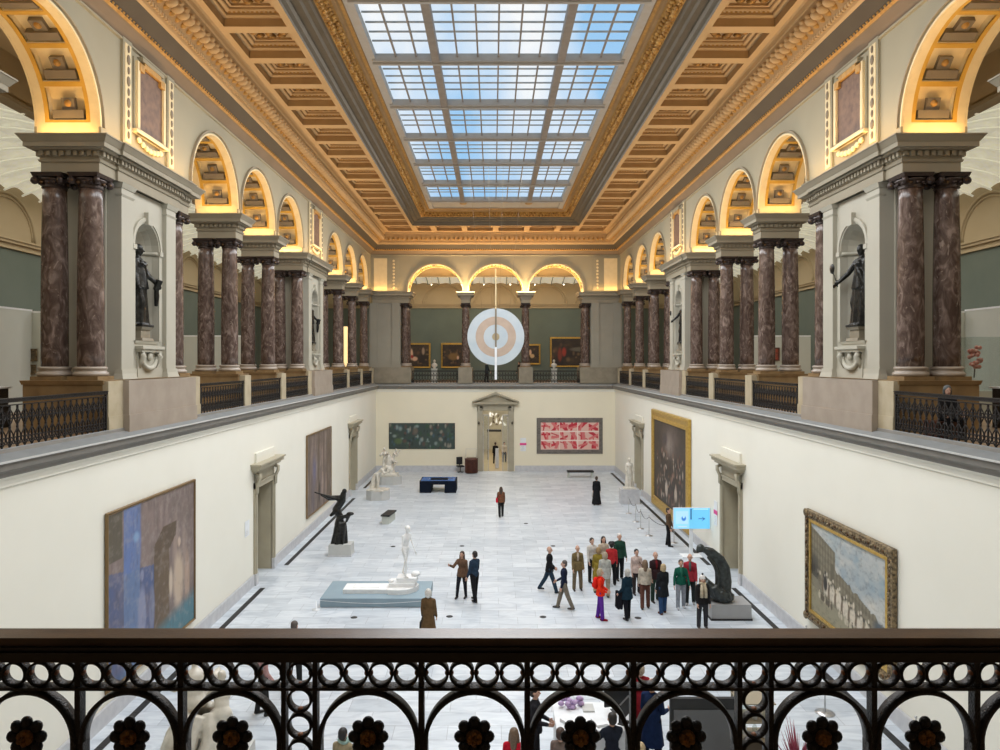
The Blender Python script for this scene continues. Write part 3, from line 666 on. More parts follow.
# ------------------------------------------------------------------ the big piers with niches
def pier(s, c):
    mb = MB(side_map(s)); h0, h1 = -1.5, 1.47; nr = .66; zn0 = E+.55; zsn = E+3.04; F0 = 9.5
    B = lambda a, b, m=M_PIER: mb.box((a[0], c+a[1], a[2]), (b[0], c+b[1], b[2]), m)
    B((F0, h0, ZP), (10.9, -nr, ZC)); B((F0, nr, ZP), (10.9, h1, ZC)); B((10.25, -nr, ZP), (10.9, nr, ZC)); B((F0, -nr, ZP), (10.25, nr, zn0)); B((F0, -nr, zsn+nr), (10.25, nr, ZC))
    N = 12
    for i in range(N):      # spandrels and niche back
        a, b = PI*i/N, PI*(i+1)/N
        ca, cb, sa, sb = nr*math.cos(a), nr*math.cos(b), math.sin(a), math.sin(b)
        mb.quad((F0, c+ca, zsn+nr*sa), (F0, c+cb, zsn+nr*sb), (F0, c+cb, zsn+nr), (F0, c+ca, zsn+nr), M_PIER)
        D = .62
        mb.add([(F0+D*sa, c+ca, zn0), (F0+D*sb, c+cb, zn0), (F0+D*sb, c+cb, zsn), (F0+D*sa, c+ca, zsn)], [(0,1,2,3)], M_PIER, True)
        for j in range(6):
            p, q = PI/2*j/6, PI/2*(j+1)/6
            g = lambda t, e: (F0+D*math.sin(t)*math.cos(e), c+nr*math.cos(t)*1.0 if False else c+nr*math.cos(t), 0)
            # quarter dome: revolve about the depth axis
            vv = []
            for (t, e) in ((a, p), (b, p), (b, q), (a, q)):
                vv.append((F0+D*math.sin(e), c+nr*math.cos(e)*math.cos(t), zsn+nr*math.cos(e)*math.sin(t)))
            mb.add(vv, [(0,1,2,3)], M_PIER, True)
            # archivolt round the niche
        for ra, rb, pr in ((nr, nr+.05, .03), (nr+.05, nr+.15, .06)):
            P = lambda r, t, l: (l, c+r*math.cos(t), zsn+r*math.sin(t))
            mb.add([P(ra, a, F0), P(ra, b, F0), P(ra, b, F0-pr), P(ra, a, F0-pr), P(rb, a, F0), P(rb, b, F0), P(rb, b, F0-pr), P(rb, a, F0-pr)], [(0,1,2,3),(4,7,6,5),(3,2,6,7)], M_PIER)
    for t in (-1, 1):       # niche jambs, imposts, pilasters
        y0, y1 = sorted((t*nr, t*(nr+.14))); B((F0-.04, y0, zn0), (F0, y1, zsn)); B((F0-.08, y0-.02, zsn-.12), (F0, y1+.02, zsn))
        y0, y1 = sorted((t*.92, t*1.5)); B((F0-.12, y0, ZP), (F0, y1, ZC))
        mb.frustum((F0-.12, c+y0), (F0, c+y1), .08, .04, ZP, ZP+.14, M_PIER); mb.frustum((F0-.12, c+y0), (F0, c+y1), .04, .03, ZP+.14, ZP+.24, M_PIER)
        mb.frustum((F0-.12, c+y0), (F0, c+y1), .0, .03, ZC-.34, ZC-.28, M_PIER); mb.frustum((F0-.12, c+y0), (F0, c+y1), .02, .08, ZC-.12, ZC, M_PIER)
        # end faces behind the columns: raised panel
        y0, y1 = sorted((t*1.5, t*1.55)); B((9.75, y0, ZP), (10.1, y1, ZC)); B((10.3, y0, ZP), (10.9, y1, ZC))
    B((F0-.12, -.12, zsn+nr-.05), (F0, .12, zsn+nr+.28))                                     # keystone
    mb.frustum((F0, c-nr+.05), (10.0, c+nr-.05), .02, .05, zn0-.08, zn0, M_PIER)
    mb.tube([(F0+.60*math.sin(PI*q/12), c+(nr-.02)*math.cos(PI*q/12), zsn-.06) for q in range(13)], .05, M_PIER, 6)
    # console shelf and garland panel below the niche
    B((F0-.22, -.62, zn0-.22), (F0, .62, zn0-.14)); B((F0-.17, -.58, zn0-.30), (F0, .58, zn0-.22)); B((F0-.05, -.55, zn0-1.0), (F0, .55, zn0-.30))
    for t in (-1, 1): mb.tube([(F0-.10, c+t*.46, zn0-.32), (F0-.16, c+t*.46, zn0-.42), (F0-.08, c+t*.46, zn0-.56), (F0-.04, c+t*.44, zn0-.72)], [.07, .08, .06, .03], M_PIER, 8)
    mb.tube([(F0-.08, c+.42*math.cos(PI*i/12), zn0-.40-.34*math.sin(PI*i/12)) for i in range(13)], [.03+.045*math.sin(PI*i/12) for i in range(13)], M_PIER, 8)
    mb.ball((F0-.1, c, zn0-.42), (.06, .10, .12), M_PIER, 10)
    B((F0-.03, -.9, ZP), (F0, .9, ZP+.25))
    # entablature: long run and a ressaut over the middle
    entab(mb, 9.42, 10.79, c-2.42, c+2.46)
    entab(mb, 9.36, 10.0, c-1.7, c+1.7)
    # plinth
    mb.box((9.25, c-2.6, ZG), (11.1, c+2.6, ZP-.1), M_OCHM); mb.frustum((9.25, c-2.6), (11.1, c+2.6), .02, .05, ZP-.1, ZP, M_OCHM)
    mb.box((9.12, c-2.58, ZG-.02), (9.6, c+2.58, ZP-.02), M_BEIGE); mb.box((8.98, c-1.92, ZG-.05), (9.5, c+1.95, ZP-.02), M_PINK)
    mb.box((8.95, c-1.95, ZG-.05), (9.5, c+1.98, ZG+.36), M_PINK); mb.box((9.10, c-2.59, ZG-.05), (9.5, c+2.59, ZG+.36), M_BEIGE)
    mb.build('wall_pier_%s' % ('left' if s < 0 else 'right'), kind='structure')
    # marble tablet on the upper wall above
    mb = MB(side_map(s)); z0, z1 = ZS+.15, ZT+.10; T = lambda a, b, m: mb.box((LF-a[0], c+a[1], a[2]), (LF-b[0], c+b[1], b[2]), m)
    for t in (-1, 1):
        y0, y1 = sorted((t*.98, t*1.42)); T((0, y0, z0), (.07, y1, z1), M_UPPER); y0, y1 = sorted((t*1.06, t*1.34)); T((.07, y0, z0+.12), (.085, y1, z1-.12), M_CREAM)
        for i in range(9): mb.ball((LF-.095, c+t*1.2, z0+.3+i*.27), (.03, .05+.03*(i % 2), .10+.03*(i % 2)), M_BRACK, 8)
    T((0, -.85, z0+.55), (.05, .85, z1-.25), M_UPPER); T((.05, -.66, z0+.62), (.06, .66, z1-.34), M_TABLET)
    for t in (-1, 1):
        y0, y1 = sorted((t*.66, t*.78)); T((.05, y0, z0+.55), (.12, y1, z1-.34), M_CREAM)
        y0, y1 = sorted((t*.46, t*.70)); T((.05, y0, z1-.56), (.14, y1, z1-.36), M_GOLDP)
    T((.05, -.78, z0+.50), (.12, .78, z0+.62), M_CREAM); T((.05, -.46, z1-.42), (.14, .46, z1-.28), M_GOLDP); T((0, -.6, z1-.28), (.16, .6, z1-.18), M_UPPER)
    T((0, -.9, z0+.50), (.15, .9, z0+.58), M_CREAM)
    for i in range(7): mb.ball((LF-.06, c-.6+i*.2, z0+.36-.12*math.sin(PI*i/6)), (.05, .10, .08), M_CREAM, 8)
    mb.build('trim_tablet_%s' % ('left' if s < 0 else 'right'), kind='structure')
for s in (-1, 1):
    for c in PIERS: pier(s, c)
# corner pilaster panels on the upper end wall
for s in (-1, 1):
    mb = MB(end_map); u0, u1 = sorted((s*7.35, s*9.45)); mb.box((LF-.05, u0, ZS), (LF, u1, ZT-.1), M_UPPER)
    u0, u1 = sorted((s*7.45, s*7.95)); mb.box((LF-.10, u0, ZS+.1), (LF-.05, u1, ZT-.15), M_UPPER)
    for i in range(9): mb.ball((LF-.11, s*7.7, ZS+.35+i*.25), (.03, .09, .09), M_CREAM, 8)
    u0, u1 = sorted((s*8.2, s*9.2)); mb.box((LF-.08, u0, ZS+.1), (LF-.05, u1, ZT-.2), M_CREAM); mb.build('trim_%d' % tn, kind='structure'); tn += 1

# ------------------------------------------------------------------ main cornice and coffered ceiling
R = lambda h: E+h
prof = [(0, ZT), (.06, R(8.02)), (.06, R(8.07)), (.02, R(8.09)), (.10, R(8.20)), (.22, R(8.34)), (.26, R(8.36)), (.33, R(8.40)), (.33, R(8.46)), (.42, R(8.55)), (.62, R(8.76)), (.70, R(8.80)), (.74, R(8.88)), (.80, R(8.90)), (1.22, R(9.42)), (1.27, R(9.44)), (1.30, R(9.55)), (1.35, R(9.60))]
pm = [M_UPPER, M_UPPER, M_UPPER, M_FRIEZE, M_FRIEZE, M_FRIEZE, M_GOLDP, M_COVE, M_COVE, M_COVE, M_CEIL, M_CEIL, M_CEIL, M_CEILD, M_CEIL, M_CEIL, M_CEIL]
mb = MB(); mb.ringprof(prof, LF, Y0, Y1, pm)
def along(o, z, step, fn):
    n = int((Y1-Y0-2*o)/step)
    for s in (-1, 1):
        for i in range(n): fn(s*(LF-o), Y0+o+(i+.5)*(Y1-Y0-2*o)/n, z, s, 0)
    n = int((2*(LF-o))/step)
    for i in range(n): fn(-(LF-o)+(i+.5)*2*(LF-o)/n, Y1-o, z, 0, 1)
def bead(x, y, z, s, e): mb.add([(x-.04, y, z), (x+.04, y, z), (x, y-.05, z), (x, y+.05, z), (x, y, z-.045), (x, y, z+.045)], [(0,2,4),(2,1,4),(1,3,4),(3,0,4),(2,0,5),(1,2,5),(3,1,5),(0,3,5)], M_GOLDP)
along(.34, R(8.43), .16, bead)
def mod(x, y, z, s, e):     # carved modillion leaf leaning along the sloped bed
    if e == 0:
        mb.ball((x-s*.05, y, z-.02), (.20, .10, .12), M_CEIL, 8); mb.ball((x+s*.10, y+.03, z-.10), (.11, .09, .08), M_GOLDP, 8); mb.ball((x-s*.16, y-.02, z+.10), (.09, .08, .08), M_CEIL, 6)
    else:
        mb.ball((x, y+.05, z-.02), (.10, .20, .12), M_CEIL, 8); mb.ball((x, y-.10, z-.10), (.09, .11, .08), M_GOLDP, 8); mb.ball((x, y+.16, z+.10), (.08, .09, .08), M_CEIL, 6)
along(1.02, R(9.15), .34, mod)
along(.80, R(8.86), .14, lambda x, y, z, s, e: mb.box((x-.035, y-.035, z-.03), (x+.035, y+.035, z+.06), M_CEIL))
mb.build('trim_cornice', kind='structure')

ceil = MB(); ZK = R(9.6); IN = 5.9; OUT = LF-1.35
def coffer(x0, x1, y0, y1, bar=.20):
    a = [(x0, y0), (x1, y0), (x1, y1), (x0, y1)]
    steps = [(0, 0), (bar, 0), (bar, .24), (bar+.11, .24), (bar+.13, .27), (bar+.13, .34), (bar+.24, .34), (bar+.26, .38), (bar+.26, .43), (bar+.34, .43), (bar+.34, .50)]
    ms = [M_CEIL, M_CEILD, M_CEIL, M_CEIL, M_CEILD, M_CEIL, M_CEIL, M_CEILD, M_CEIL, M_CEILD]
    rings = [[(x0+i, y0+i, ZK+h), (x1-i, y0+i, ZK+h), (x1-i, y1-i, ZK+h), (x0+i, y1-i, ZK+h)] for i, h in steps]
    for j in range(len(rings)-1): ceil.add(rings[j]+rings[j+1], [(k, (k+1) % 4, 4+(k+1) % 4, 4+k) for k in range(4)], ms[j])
    ceil.add(rings[-1], [(0, 1, 2, 3)], M_CEIL)
    cx, cyy = (x0+x1)/2, (y0+y1)/2; rx = min(.27, (x1-x0)*.14); ex_ = 1.7 if x1-x0 > 1.6 else 1.0
    for k in range(8):
        t = 2*PI*k/8; ceil.ball((cx+rx*ex_*math.cos(t), cyy+rx*math.sin(t), ZK+.42), (rx*.55, rx*.42, .08), M_GOLD, 6)
    ceil.ball((cx, cyy, ZK+.40), (rx*.5, rx*.5, .10), M_GOLD, 8)
    # bead row on the second step
    for k in range(int((x1-x0-2*bar-.3)/.13)):
        for yy in (y0+bar+.18, y1-bar-.18): ceil.box((x0+bar+.2+k*.13, yy-.02, ZK+.31), (x0+bar+.26+k*.13, yy+.02, ZK+.35), M_GOLDP)
ya, yb = Y0+LF-IN, Y1-(LF-IN); n = 21
for s in (-1, 1):
    for i in range(n):
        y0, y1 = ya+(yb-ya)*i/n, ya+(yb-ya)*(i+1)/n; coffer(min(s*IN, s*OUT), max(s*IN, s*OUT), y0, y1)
    coffer(min(s*IN, s*OUT), max(s*IN, s*OUT), yb, Y1-1.35)
    ceil.quad((s*IN, Y0, ZK), (s*LF, Y0, ZK), (s*LF, ya, ZK), (s*IN, ya, ZK), M_CEIL)
bars = [-5.9, -4.5, -2.25, 0, 2.25, 4.5, 5.9]
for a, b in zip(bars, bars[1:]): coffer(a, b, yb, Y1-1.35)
ceil.quad((-IN, Y0, ZK), (IN, Y0, ZK), (IN, ya, ZK), (-IN, ya, ZK), M_CEIL)
ceil.build('ceiling', kind='structure')
wp = [(0, R(9.6)), (.02, R(9.68)), (.12, R(9.74)), (.16, R(9.86)), (.38, R(9.90)), (.44, R(9.98)), (.58, R(10.0)), (.64, R(10.06)), (.70, R(10.08)), (1.05, R(10.38)), (1.15, R(10.40)), (1.20, R(10.46)), (1.30, R(10.48)), (1.34, R(10.55)), (1.42, R(10.56)), (1.42, R(10.62)), (1.62, R(10.62))]
wm = [M_WELL]*6+[M_WELL, M_COVE, M_GOLDP, M_CEILD, M_CEILD, M_GOLDP, M_CEILD, M_SKYF, M_SKYF, M_SKYF]
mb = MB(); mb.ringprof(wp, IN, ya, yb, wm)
def leaf(x, y, z, r): mb.ball((x, y, z), (r*(.8+.5*random.random()), r*(.8+.5*random.random()), r*.9), M_GOLD if random.random() < .5 else M_GOLDP, 6)
for s in (-1, 1):
    y = ya+1
    while y < yb-.8:
        for q in (0, 1): leaf(s*(IN-.80-.14*q+random.uniform(-.03, .03)), y+q*.11, R(10.14+.13*q), .085)
        y += .22
x = -IN+1
while x < IN-.9:
    for q in (0, 1): leaf(x+q*.1, yb-.80-.14*q, R(10.14+.13*q), .085)
    x += .22
mb.build('trim_well', kind='structure')

# ------------------------------------------------------------------ skylight
GX = 4.28; YB = 46.4; ys = [YB-4.3*i for i in range(10)][::-1]; ZW = R(10.62)
sk = empty('window_1', (0, 26, ZW), kind='structure')
rel = lambda o: setattr(o, 'matrix_parent_inverse', Matrix.Translation((0, -26, -ZW)))
f = MB()
for y in ys: f.box((-4.4, y-.16, ZW-.16), (4.4, y+.16, ZW+.10), M_SKYF); f.box((-4.4, y-.05, ZW-.24), (4.4, y+.05, ZW-.16), M_SKYF)
for x in (-2.18, 2.18): f.box((x-.13, ys[0], ZW-.20), (x+.13, ys[-1], ZW+.10), M_SKYD)
for s in (-1, 1): f.box((min(s*GX, s*4.62), ya, ZW-.1), (max(s*GX, s*4.62), yb, ZW+.12), M_SKYF)
f.box((-4.6, YB, ZW-.02), (4.6, yb-1.3, ZW+.10), M_SKYF); f.box((-4.6, ya, ZW-.02), (4.6, ys[0], ZW+.10), M_SKYF)
for s in (-2.18, 2.18): f.ball((s, YB+1.0, ZW-.08), (.25, .25, .10), M_CEIL, 10)
rel(f.build('window_frame', sk))
f = MB()
for i in range(1, 12):
    x = -4.28+i*8.56/12
    if i in (3, 9): continue
    f.box((x-.028, ys[0], ZW-.03), (x+.028, ys[-1], ZW+.05), M_SKYD)
for a in ys[:-1]:
    for j in range(1, 6): y = a+.16+(4.3-.32)*j/6; f.box((-4.28, y-.022, ZW+.22), (4.28, y+.022, ZW+.27), M_SKYF)
rel(f.build('glazing_bars', sk))
f = MB(); f.quad((-4.28, ys[0], ZW+.03), (4.28, ys[0], ZW+.03), (4.28, ys[-1], ZW+.03), (-4.28, ys[-1], ZW+.03), M_GLASS); rel(f.build('pane', sk))
# roof above, closing the attic beside the lantern
mb = MB()
for a, b, c_, d_ in ((-21, -4.55, -2, 68), (4.55, 21, -2, 68), (-4.55, 4.55, -2, ys[0]), (-4.55, 4.55, YB+4.2, 68)): mb.box((a, c_, R(11.4)), (b, d_, R(11.5)), M_GALW)
mb.build('ceiling_attic', kind='structure')

# ------------------------------------------------------------------ side and end galleries
GL = 19.5; ZCO = E+4.5; ZLY = E+6.9; ZGC = E+8.05
for s, nm in ((-1, 'wall_gallery_left'), (1, 'wall_gallery_right')):
    mb = MB(side_map(s)); mb.box((GL, -3, ZG), (GL+.2, 66, ZCO), M_GREEN)
    for a, b, o in ((0, .10, .10), (.10, .22, .05), (.22, .34, .16), (.34, .42, .22)): mb.box((GL-o, -3, ZCO+a), (GL+.1, 66, ZCO+b), M_GALW)
    mb.box((GL, -3, ZCO+.42), (GL+.2, 66, ZLY+.2), M_GALW)
    c = 2.4
    while c < 62:
        for r, q in ((1.75, .05), (1.6, .035)): mb.tube([(GL-.01, c+r*math.cos(PI*i/16), ZCO+.45+1.0*r*math.sin(PI*i/16)) for i in range(17)], q*1.4, M_GALW, 6)
        c += 4.3
    mb.box((GL-.03, -3, ZG), (GL, 66, ZG+.25), M_STONE)
    mb.build(nm, kind='structure')
    mb = MB(side_map(s)); mb.box((LB-.1, -3, ZGC), (12.9, 66, ZGC+.1), M_GALW); mb.box((12.8, -3, ZLY-.05), (12.95, 66, ZGC), M_GALW); mb.box((12.7, -3, ZLY-.12), (13.1, 66, ZLY-.02), M_STONE)
    mb.build('ceiling_gallery_%s' % ('left' if s < 0 else 'right'), kind='structure')
    # ribbed glass laylight: scalloped panes between ribs
    mb = MB(side_map(s)); NX, NY = 30, 420
    vs = []; fs = []
    for j in range(NY+1):
        y = -1+66*j/NY
        for i in range(NX+1):
            l = 13.0+(GL-13.0)*i/NX; t = (i/NX); vs.append((l, y, ZLY-.05+1.15*math.sin(PI*t)**.7*.6+.16*abs(math.sin(y*2.9+l*1.6))+.05*math.sin(l*9+y*2)))
    for j in range(NY):
        for i in range(NX): a = j*(NX+1)+i; fs.append((a, a+1, a+NX+2, a+NX+1))
    mb.add(vs, fs, M_LAY, True)
    for y in [k*1.08 for k in range(0, 60)]: mb.tube([(13.0+(GL-13)*i/8, y, ZLY-.12+1.15*math.sin(PI*i/8)**.7*.6) for i in range(9)], .045, M_LAY, 5)
    mb.build('window_%d' % (2 if s < 0 else 3), kind='structure')
mb = MB(); YG = 63.5
mb.box((-19.5, YG, ZG), (19.5, YG+.2, E+4.75), M_GREEN)
for a, b, o in ((0, .10, .10), (.10, .22, .05), (.22, .34, .16), (.34, .42, .22)): mb.box((-19.5, YG-o, E+4.75+a), (19.5, YG+.1, E+4.75+b), M_GALW)
mb.box((-19.5, YG, E+5.17), (19.5, YG+.2, ZLY+.3), M_GALW)
for c in (-9.1, -4.55, 0, 4.55, 9.1):
    for r, q in ((1.9, .07), (1.72, .045)): mb.tube([(c+r*math.cos(PI*i/16), YG-.01, E+5.05+.98*r*math.sin(PI*i/16)) for i in range(17)], q, M_GALW, 6)
mb.build('wall_gallery_back', kind='structure')
mb = MB(); mb.box((-11, Y1+1.4, ZGC), (11, 57.2, ZGC+.1), M_GALW); mb.box((-11, 57.1, ZLY), (11, 57.2, ZGC), M_GALW); mb.box((-11, 57.0, ZLY-.1), (11, 57.3, ZLY), M_STONE); mb.build('ceiling_gallery_back', kind='structure')
mb = MB(); vs = []; fs = []
for j in range(121):
    for i in range(9): y = 57.2+6.3*i/8; x = -12+24*j/120; vs.append((x, y, ZLY+.5*math.sin(PI*i/8)**.7+.12*abs(math.sin(x*3.2))))
for j in range(120):
    for i in range(8): a = j*9+i; fs.append((a, a+1, a+10, a+9))
mb.add(vs, fs, M_LAY, True)
for k in range(23): x = -11+k; mb.tube([(x, 57.2+6.3*i/8, ZLY-.05+.5*math.sin(PI*i/8)**.7) for i in range(9)], .05, M_PART, 5)
mb.build('window_4', kind='structure')
# walls closing the galleries and under-gallery rooms
mb = MB()
for s in (-1, 1): mb.box((min(s*9.9, s*10), 0, 0), (max(s*9.9, s*10), 54, ZG-.3), M_DOORP)
mb.box((-20, -3.2, ZG), (20, -3, E+12), M_GALW); mb.build('wall_outer', kind='structure')

# ------------------------------------------------------------------ doorcases
def doorcase(s, c, n):
    root = empty('door_%d' % n, (s*9, c, 0), kind='structure'); fn = lambda l, u, z: (s*l, u, z)
    m = MB(fn); W = DW
    for t in (-1, 1): y0, y1 = sorted((t*W, t*(W+.22))); m.box((-.07, y0, .0), (.02, y1, DH+.2), M_DOORF); m.box((-.10, y0+.06, 0), (-.07, y1-.03, DH+.18), M_DOORF); m.box((-.115, y0-.01, 0), (.0, y1+.01, .42), M_BASEB)
    m.box((-.07, -W-.22, DH), (.02, W+.22, DH+.22), M_DOORF); m.box((-.10, -W-.22, DH+.15), (.02, W+.22, DH+.22), M_DOORF)
    m.box((-.05, -W-.1, DH+.22), (.02, W+.1, DH+.58), M_DOORF)
    m.build('door_frame', root)
    m = MB(fn)
    for a, b, o in ((0, .07, .12), (.07, .16, .24), (.16, .30, .34), (.30, .36, .40)): m.frustum((-o, -W-.2-o*.9), (.02, W+.2+o*.9), 0, 0, DH+.58+a, DH+.58+b, M_DOORF)
    m.box((-.08, -W-.1, DH+.94), (.02, W+.1, DH+1.3), M_WALL)
    m.build('cornice', root)
    for t in (-1, 1):
        m = MB(fn); u = t*(W+.13)
        for dy in (-.06, 0, .06): m.tube([(-.06, u+dy, DH+.56), (-.22, u+dy, DH+.51), (-.21, u+dy, DH+.36), (-.12, u+dy, DH+.16), (-.11, u+dy, DH-.15), (-.06, u+dy, DH-.22)], [.045, .055, .05, .045, .05, .025], M_DOORF, 7)
        m.build('console_bracket', root)
    m = MB(fn); m.box((.55, -W, 0), (.60, -.04 if n % 2 else W, DH), M_DOORP)
    if n % 2: m.box((.60, -.04, 0), (.66, W, DH), M_DOORP)
    for (y0, y1) in ((-W+.12, -.12), (.1, W-.12)):
        for z0, z1 in ((.3, 1.4), (1.55, DH-.2)): m.box((.53, y0, z0), (.55, y1, z1), M_DOORP)
    m.box((.50, -.06, 1.0), (.56, -.03, 1.25), M_STEEL)
    m.build('door_leaf', root)
for s, ns in ((-1, (1, 2)), (1, (3, 4))):
    for c, n in zip(DOORS, ns): doorcase(s, c, n)
root = empty('door_5', (EDX, YL, 0), kind='structure')
m = MB(); W = EDW
for t in (-1, 1):
    x0, x1 = sorted((t*W, t*(W+.42))); m.box((x0, -.08, 0), (x1, .3, EDH+.35), M_DOORF)
    x0, x1 = sorted((t*(W+.06), t*(W+.2))); m.box((x0, -.11, 0), (x1, -.08, EDH+.2), M_DOORF)
    m.box((t*(W+.3)-.07, -.18, EDH-.9), (t*(W+.3)+.07, -.08, EDH+.35), M_DOORF); m.ball((t*(W+.3), -.16, EDH-.9), (.08, .08, .12), M_COVE, 8)
m.box((-W-.42, -.08, EDH), (W+.42, .3, EDH+.5), M_DOORF); m.box((-W-.3, -.11, EDH+.02), (W+.3, -.08, EDH+.1), M_DOORF); m.build('door_frame', root)
m = MB(); pw, ph, z0 = 1.72, .74, EDH+.5
m.box((-pw, -.32, z0), (pw, .1, z0+.10), M_DOORF); m.box((-pw+.08, -.26, z0+.10), (pw-.08, .1, z0+.16), M_DOORF)
m.add([(-pw+.2, -.10, z0+.14), (pw-.2, -.10, z0+.14), (0, -.10, z0+ph-.02)], [(0, 1, 2)], M_DOORF)
for t in (-1, 1): m.add([(t*pw, -.34, z0+.14), (0, -.34, z0+ph), (0, -.34, z0+ph+.17), (t*(pw+.05), -.34, z0+.22), (t*pw, .05, z0+.14), (0, .05, z0+ph), (0, .05, z0+ph+.17), (t*(pw+.05), .05, z0+.22)], [(0,1,2,3),(0,1,5,4),(3,2,6,7),(0,3,7,4)], M_DOORF)
m.build('pediment', root)
for t in (-1, 1):
    m = MB(); a = t*W; b = t*(W-.42)
    for x in (a-t*.03, b): m.box((x-.025, .1, 0), (x+.025, .16, EDH-.3), M_STEEL)
    m.box((min(a, b), .1, EDH-.38), (max(a, b), .16, EDH-.3), M_STEEL); m.quad((a, .13, 0), (b, .13, 0), (b, .13, EDH-.3), (a, .13, EDH-.3), M_CASE); m.build('glass_door_leaf', root)
# the bright room beyond the end door
mb = MB(); M_ROOM = mat('entrance_room_wall', (.55, .52, .42), .8); M_RFL = mat('entrance_room_floor', (.42, .33, .19), .35)
mb.quad((-4, YL, 0.002), (4, YL, 0.002), (4, YL+13, 0.002), (-4, YL+13, 0.002), M_RFL); mb.build('floor_entrance', kind='structure')
mb = MB(); mb.box((-4.1, YL+.3, 0), (-4, YL+13, 6), M_ROOM); mb.box((4, YL+.3, 0), (4.1, YL+13, 6), M_ROOM); mb.box((-4, YL+13, 0), (4, YL+13.1, 6), M_ROOM); mb.box((-4, YL+.2, 6), (4, YL+13, 6.1), M_ROOM); mb.build('wall_entrance', kind='structure')
area('entrance_lamp', (0, YL+5.5, 5.8), (5, 8), 520, (1, .92, .78))

# ================================================================== COLUMNS
def make_column():
    r = empty('marble_column', (0, 0, ZP), 0, 'x', 'column')
    m = MB(); m.frustum((-.36, -.36), (.36, .36), 0, 0, 0, .09, M_OCHM)
    m.lathe([(.36, .09), (.39, .12), (.39, .16), (.355, .19), (.335, .21), (.335, .24), (.36, .26), (.36, .30), (.325, .32)], (0, 0, 0), M_PINK, 28); m.build('base', r)
    m = MB(); H = 4.60-.30; z = .30
    m.lathe([(.292, z+H*t*1.0) if t < .33 else (.292-.038*((t-.33)/.67)**1.5, z+H*t) for t in [i/14 for i in range(15)]], (0, 0, 0), M_MARBLE, 32); m.build('shaft', r)
    m = MB(); z = 4.55
    m.lathe([(.265, z-.02), (.28, z+.0), (.265, z+.03), (.27, z+.10), (.32, z+.16), (.34, z+.20)], (0, 0, 0), M_CAP, 24)
    m.frustum((-.33, -.33), (.33, .33), 0, .03, z+.23, z+.32, M_CAP)
    for sx in (-1, 1):
        for sy in (-1, 1):
            c = Vector((sx*.29, sy*.29, z+.14)); d = Vector((-sy, sx, 0)).normalized()
            m.tube([tuple(c-d*.05), tuple(c+d*.05)], .09, M_CAP, 12); m.tube([tuple(c-d*.06), tuple(c+d*.06)], .028, M_CAPG, 8)
    for k in range(12): a = 2*PI*k/12; m.ball((.30*math.cos(a), .30*math.sin(a), z+.10), (.05, .05, .04), M_CAPG if k % 4 == 0 else M_CAP, 6)
    m.build('capital', r)
    return r
proto = make_column(); first = True
ORD = ['nearest', 'second', 'third', 'fourth', 'fifth', 'sixth', 'seventh', 'eighth', 'ninth']
for s in (-1, 1):
    side = 'left' if s < 0 else 'right'
    for i, c in enumerate(PAIRS):
        for l, nm in ((9.77, 'hall-side'), (10.63, 'gallery-side')):
            o = proto if first else copy_tree(proto); first = False
            o.location = (s*l, c, ZP); o.rotation_euler = (0, 0, 0)
            o['label'] = '%s brown marble column of the %s pair along the %s gallery' % (nm, ORD[i], side); o['group'] = 'brown marble columns round the gallery'
for x, nm in ((-6.85, 'leftmost'), (-2.28, 'second from the left'), (2.28, 'third from the left'), (6.85, 'rightmost')):
    for yy, q in ((Y1+.32, 'front'), (Y1+1.18, 'back')):
        o = copy_tree(proto); o.location = (x, yy, ZP); o['label'] = '%s %s brown marble column under the far end arches' % (q, nm); o['group'] = 'brown marble columns under the far end arches'

# ================================================================== GALLERY RAILINGS
ZR0, ZR1 = ZG+.03, E-.68
def rail_unit():   # one baluster with scrollwork, local: along x, height z from 0
    m = MB(); h = ZR1-ZR0-.12; t = .014
    m.box((-t, -t, 0), (t, t, h), M_IRON); P = lambda pts, r=.013: m.tube([(x, 0, z) for x, z in pts], r, M_IRON, 5)
    for s in (-1, 1):
        P([(s*.01, h*.05), (s*.075, h*.13), (s*.105, h*.22), (s*.085, h*.33), (s*.04, h*.40), (s*.0, h*.46)])
        P([(s*.055+.035*s*math.cos(a), h*.2+.045*math.sin(a)) for a in [PI*i/5 for i in range(9)]], .013)
        P([(s*.0, h*.52), (s*.05, h*.60), (s*.10, h*.70), (s*.075, h*.80), (s*.02, h*.88), (0, h*.95)])
        P([(s*.05+.03*s*math.cos(a), h*.72+.04*math.sin(a)) for a in [-PI*i/5 for i in range(9)]], .013)
    m.ball((0, 0, h*.49), (.03, .022, .03), M_IRON, 8); return m
BAL = rail_unit().build('baluster'); bal_mesh = BAL.data; bpy.data.objects.remove(BAL)
def railing(p0, p1, label, group, units=True):
    p0, p1 = Vector(p0), Vector(p1); L = (p1-p0).length; a = math.atan2(p1.y-p0.y, p1.x-p0.x)
    r = empty('iron_railing', (p0.x, p0.y, ZR0), a, label, 'railing', group); h = ZR1-ZR0
    m = MB(); m.box((0, -.04, h-.08), (L, .04, h), M_IRON); m.box((0, -.06, h-.02), (L, .06, h-.006), M_IRON); m.build('handrail', r)
    m = MB(); m.box((0, -.018, .08), (L, .018, .10), M_IRON); m.box((0, -.018, h-.14), (L, .018, h-.12), M_IRON); m.build('rail_bar', r)
    for x in (.02, L-.02): m = MB(); m.box((x-.022, -.022, 0), (x+.022, .022, h-.03), M_IRON); m.build('post', r)
    n = max(2, round(L/.215))
    for i in range(n):
        o = bpy.data.objects.new('baluster', bal_mesh); COL.objects.link(o); o.parent = r; o.location = ((i+.5)*L/n, 0, 0)
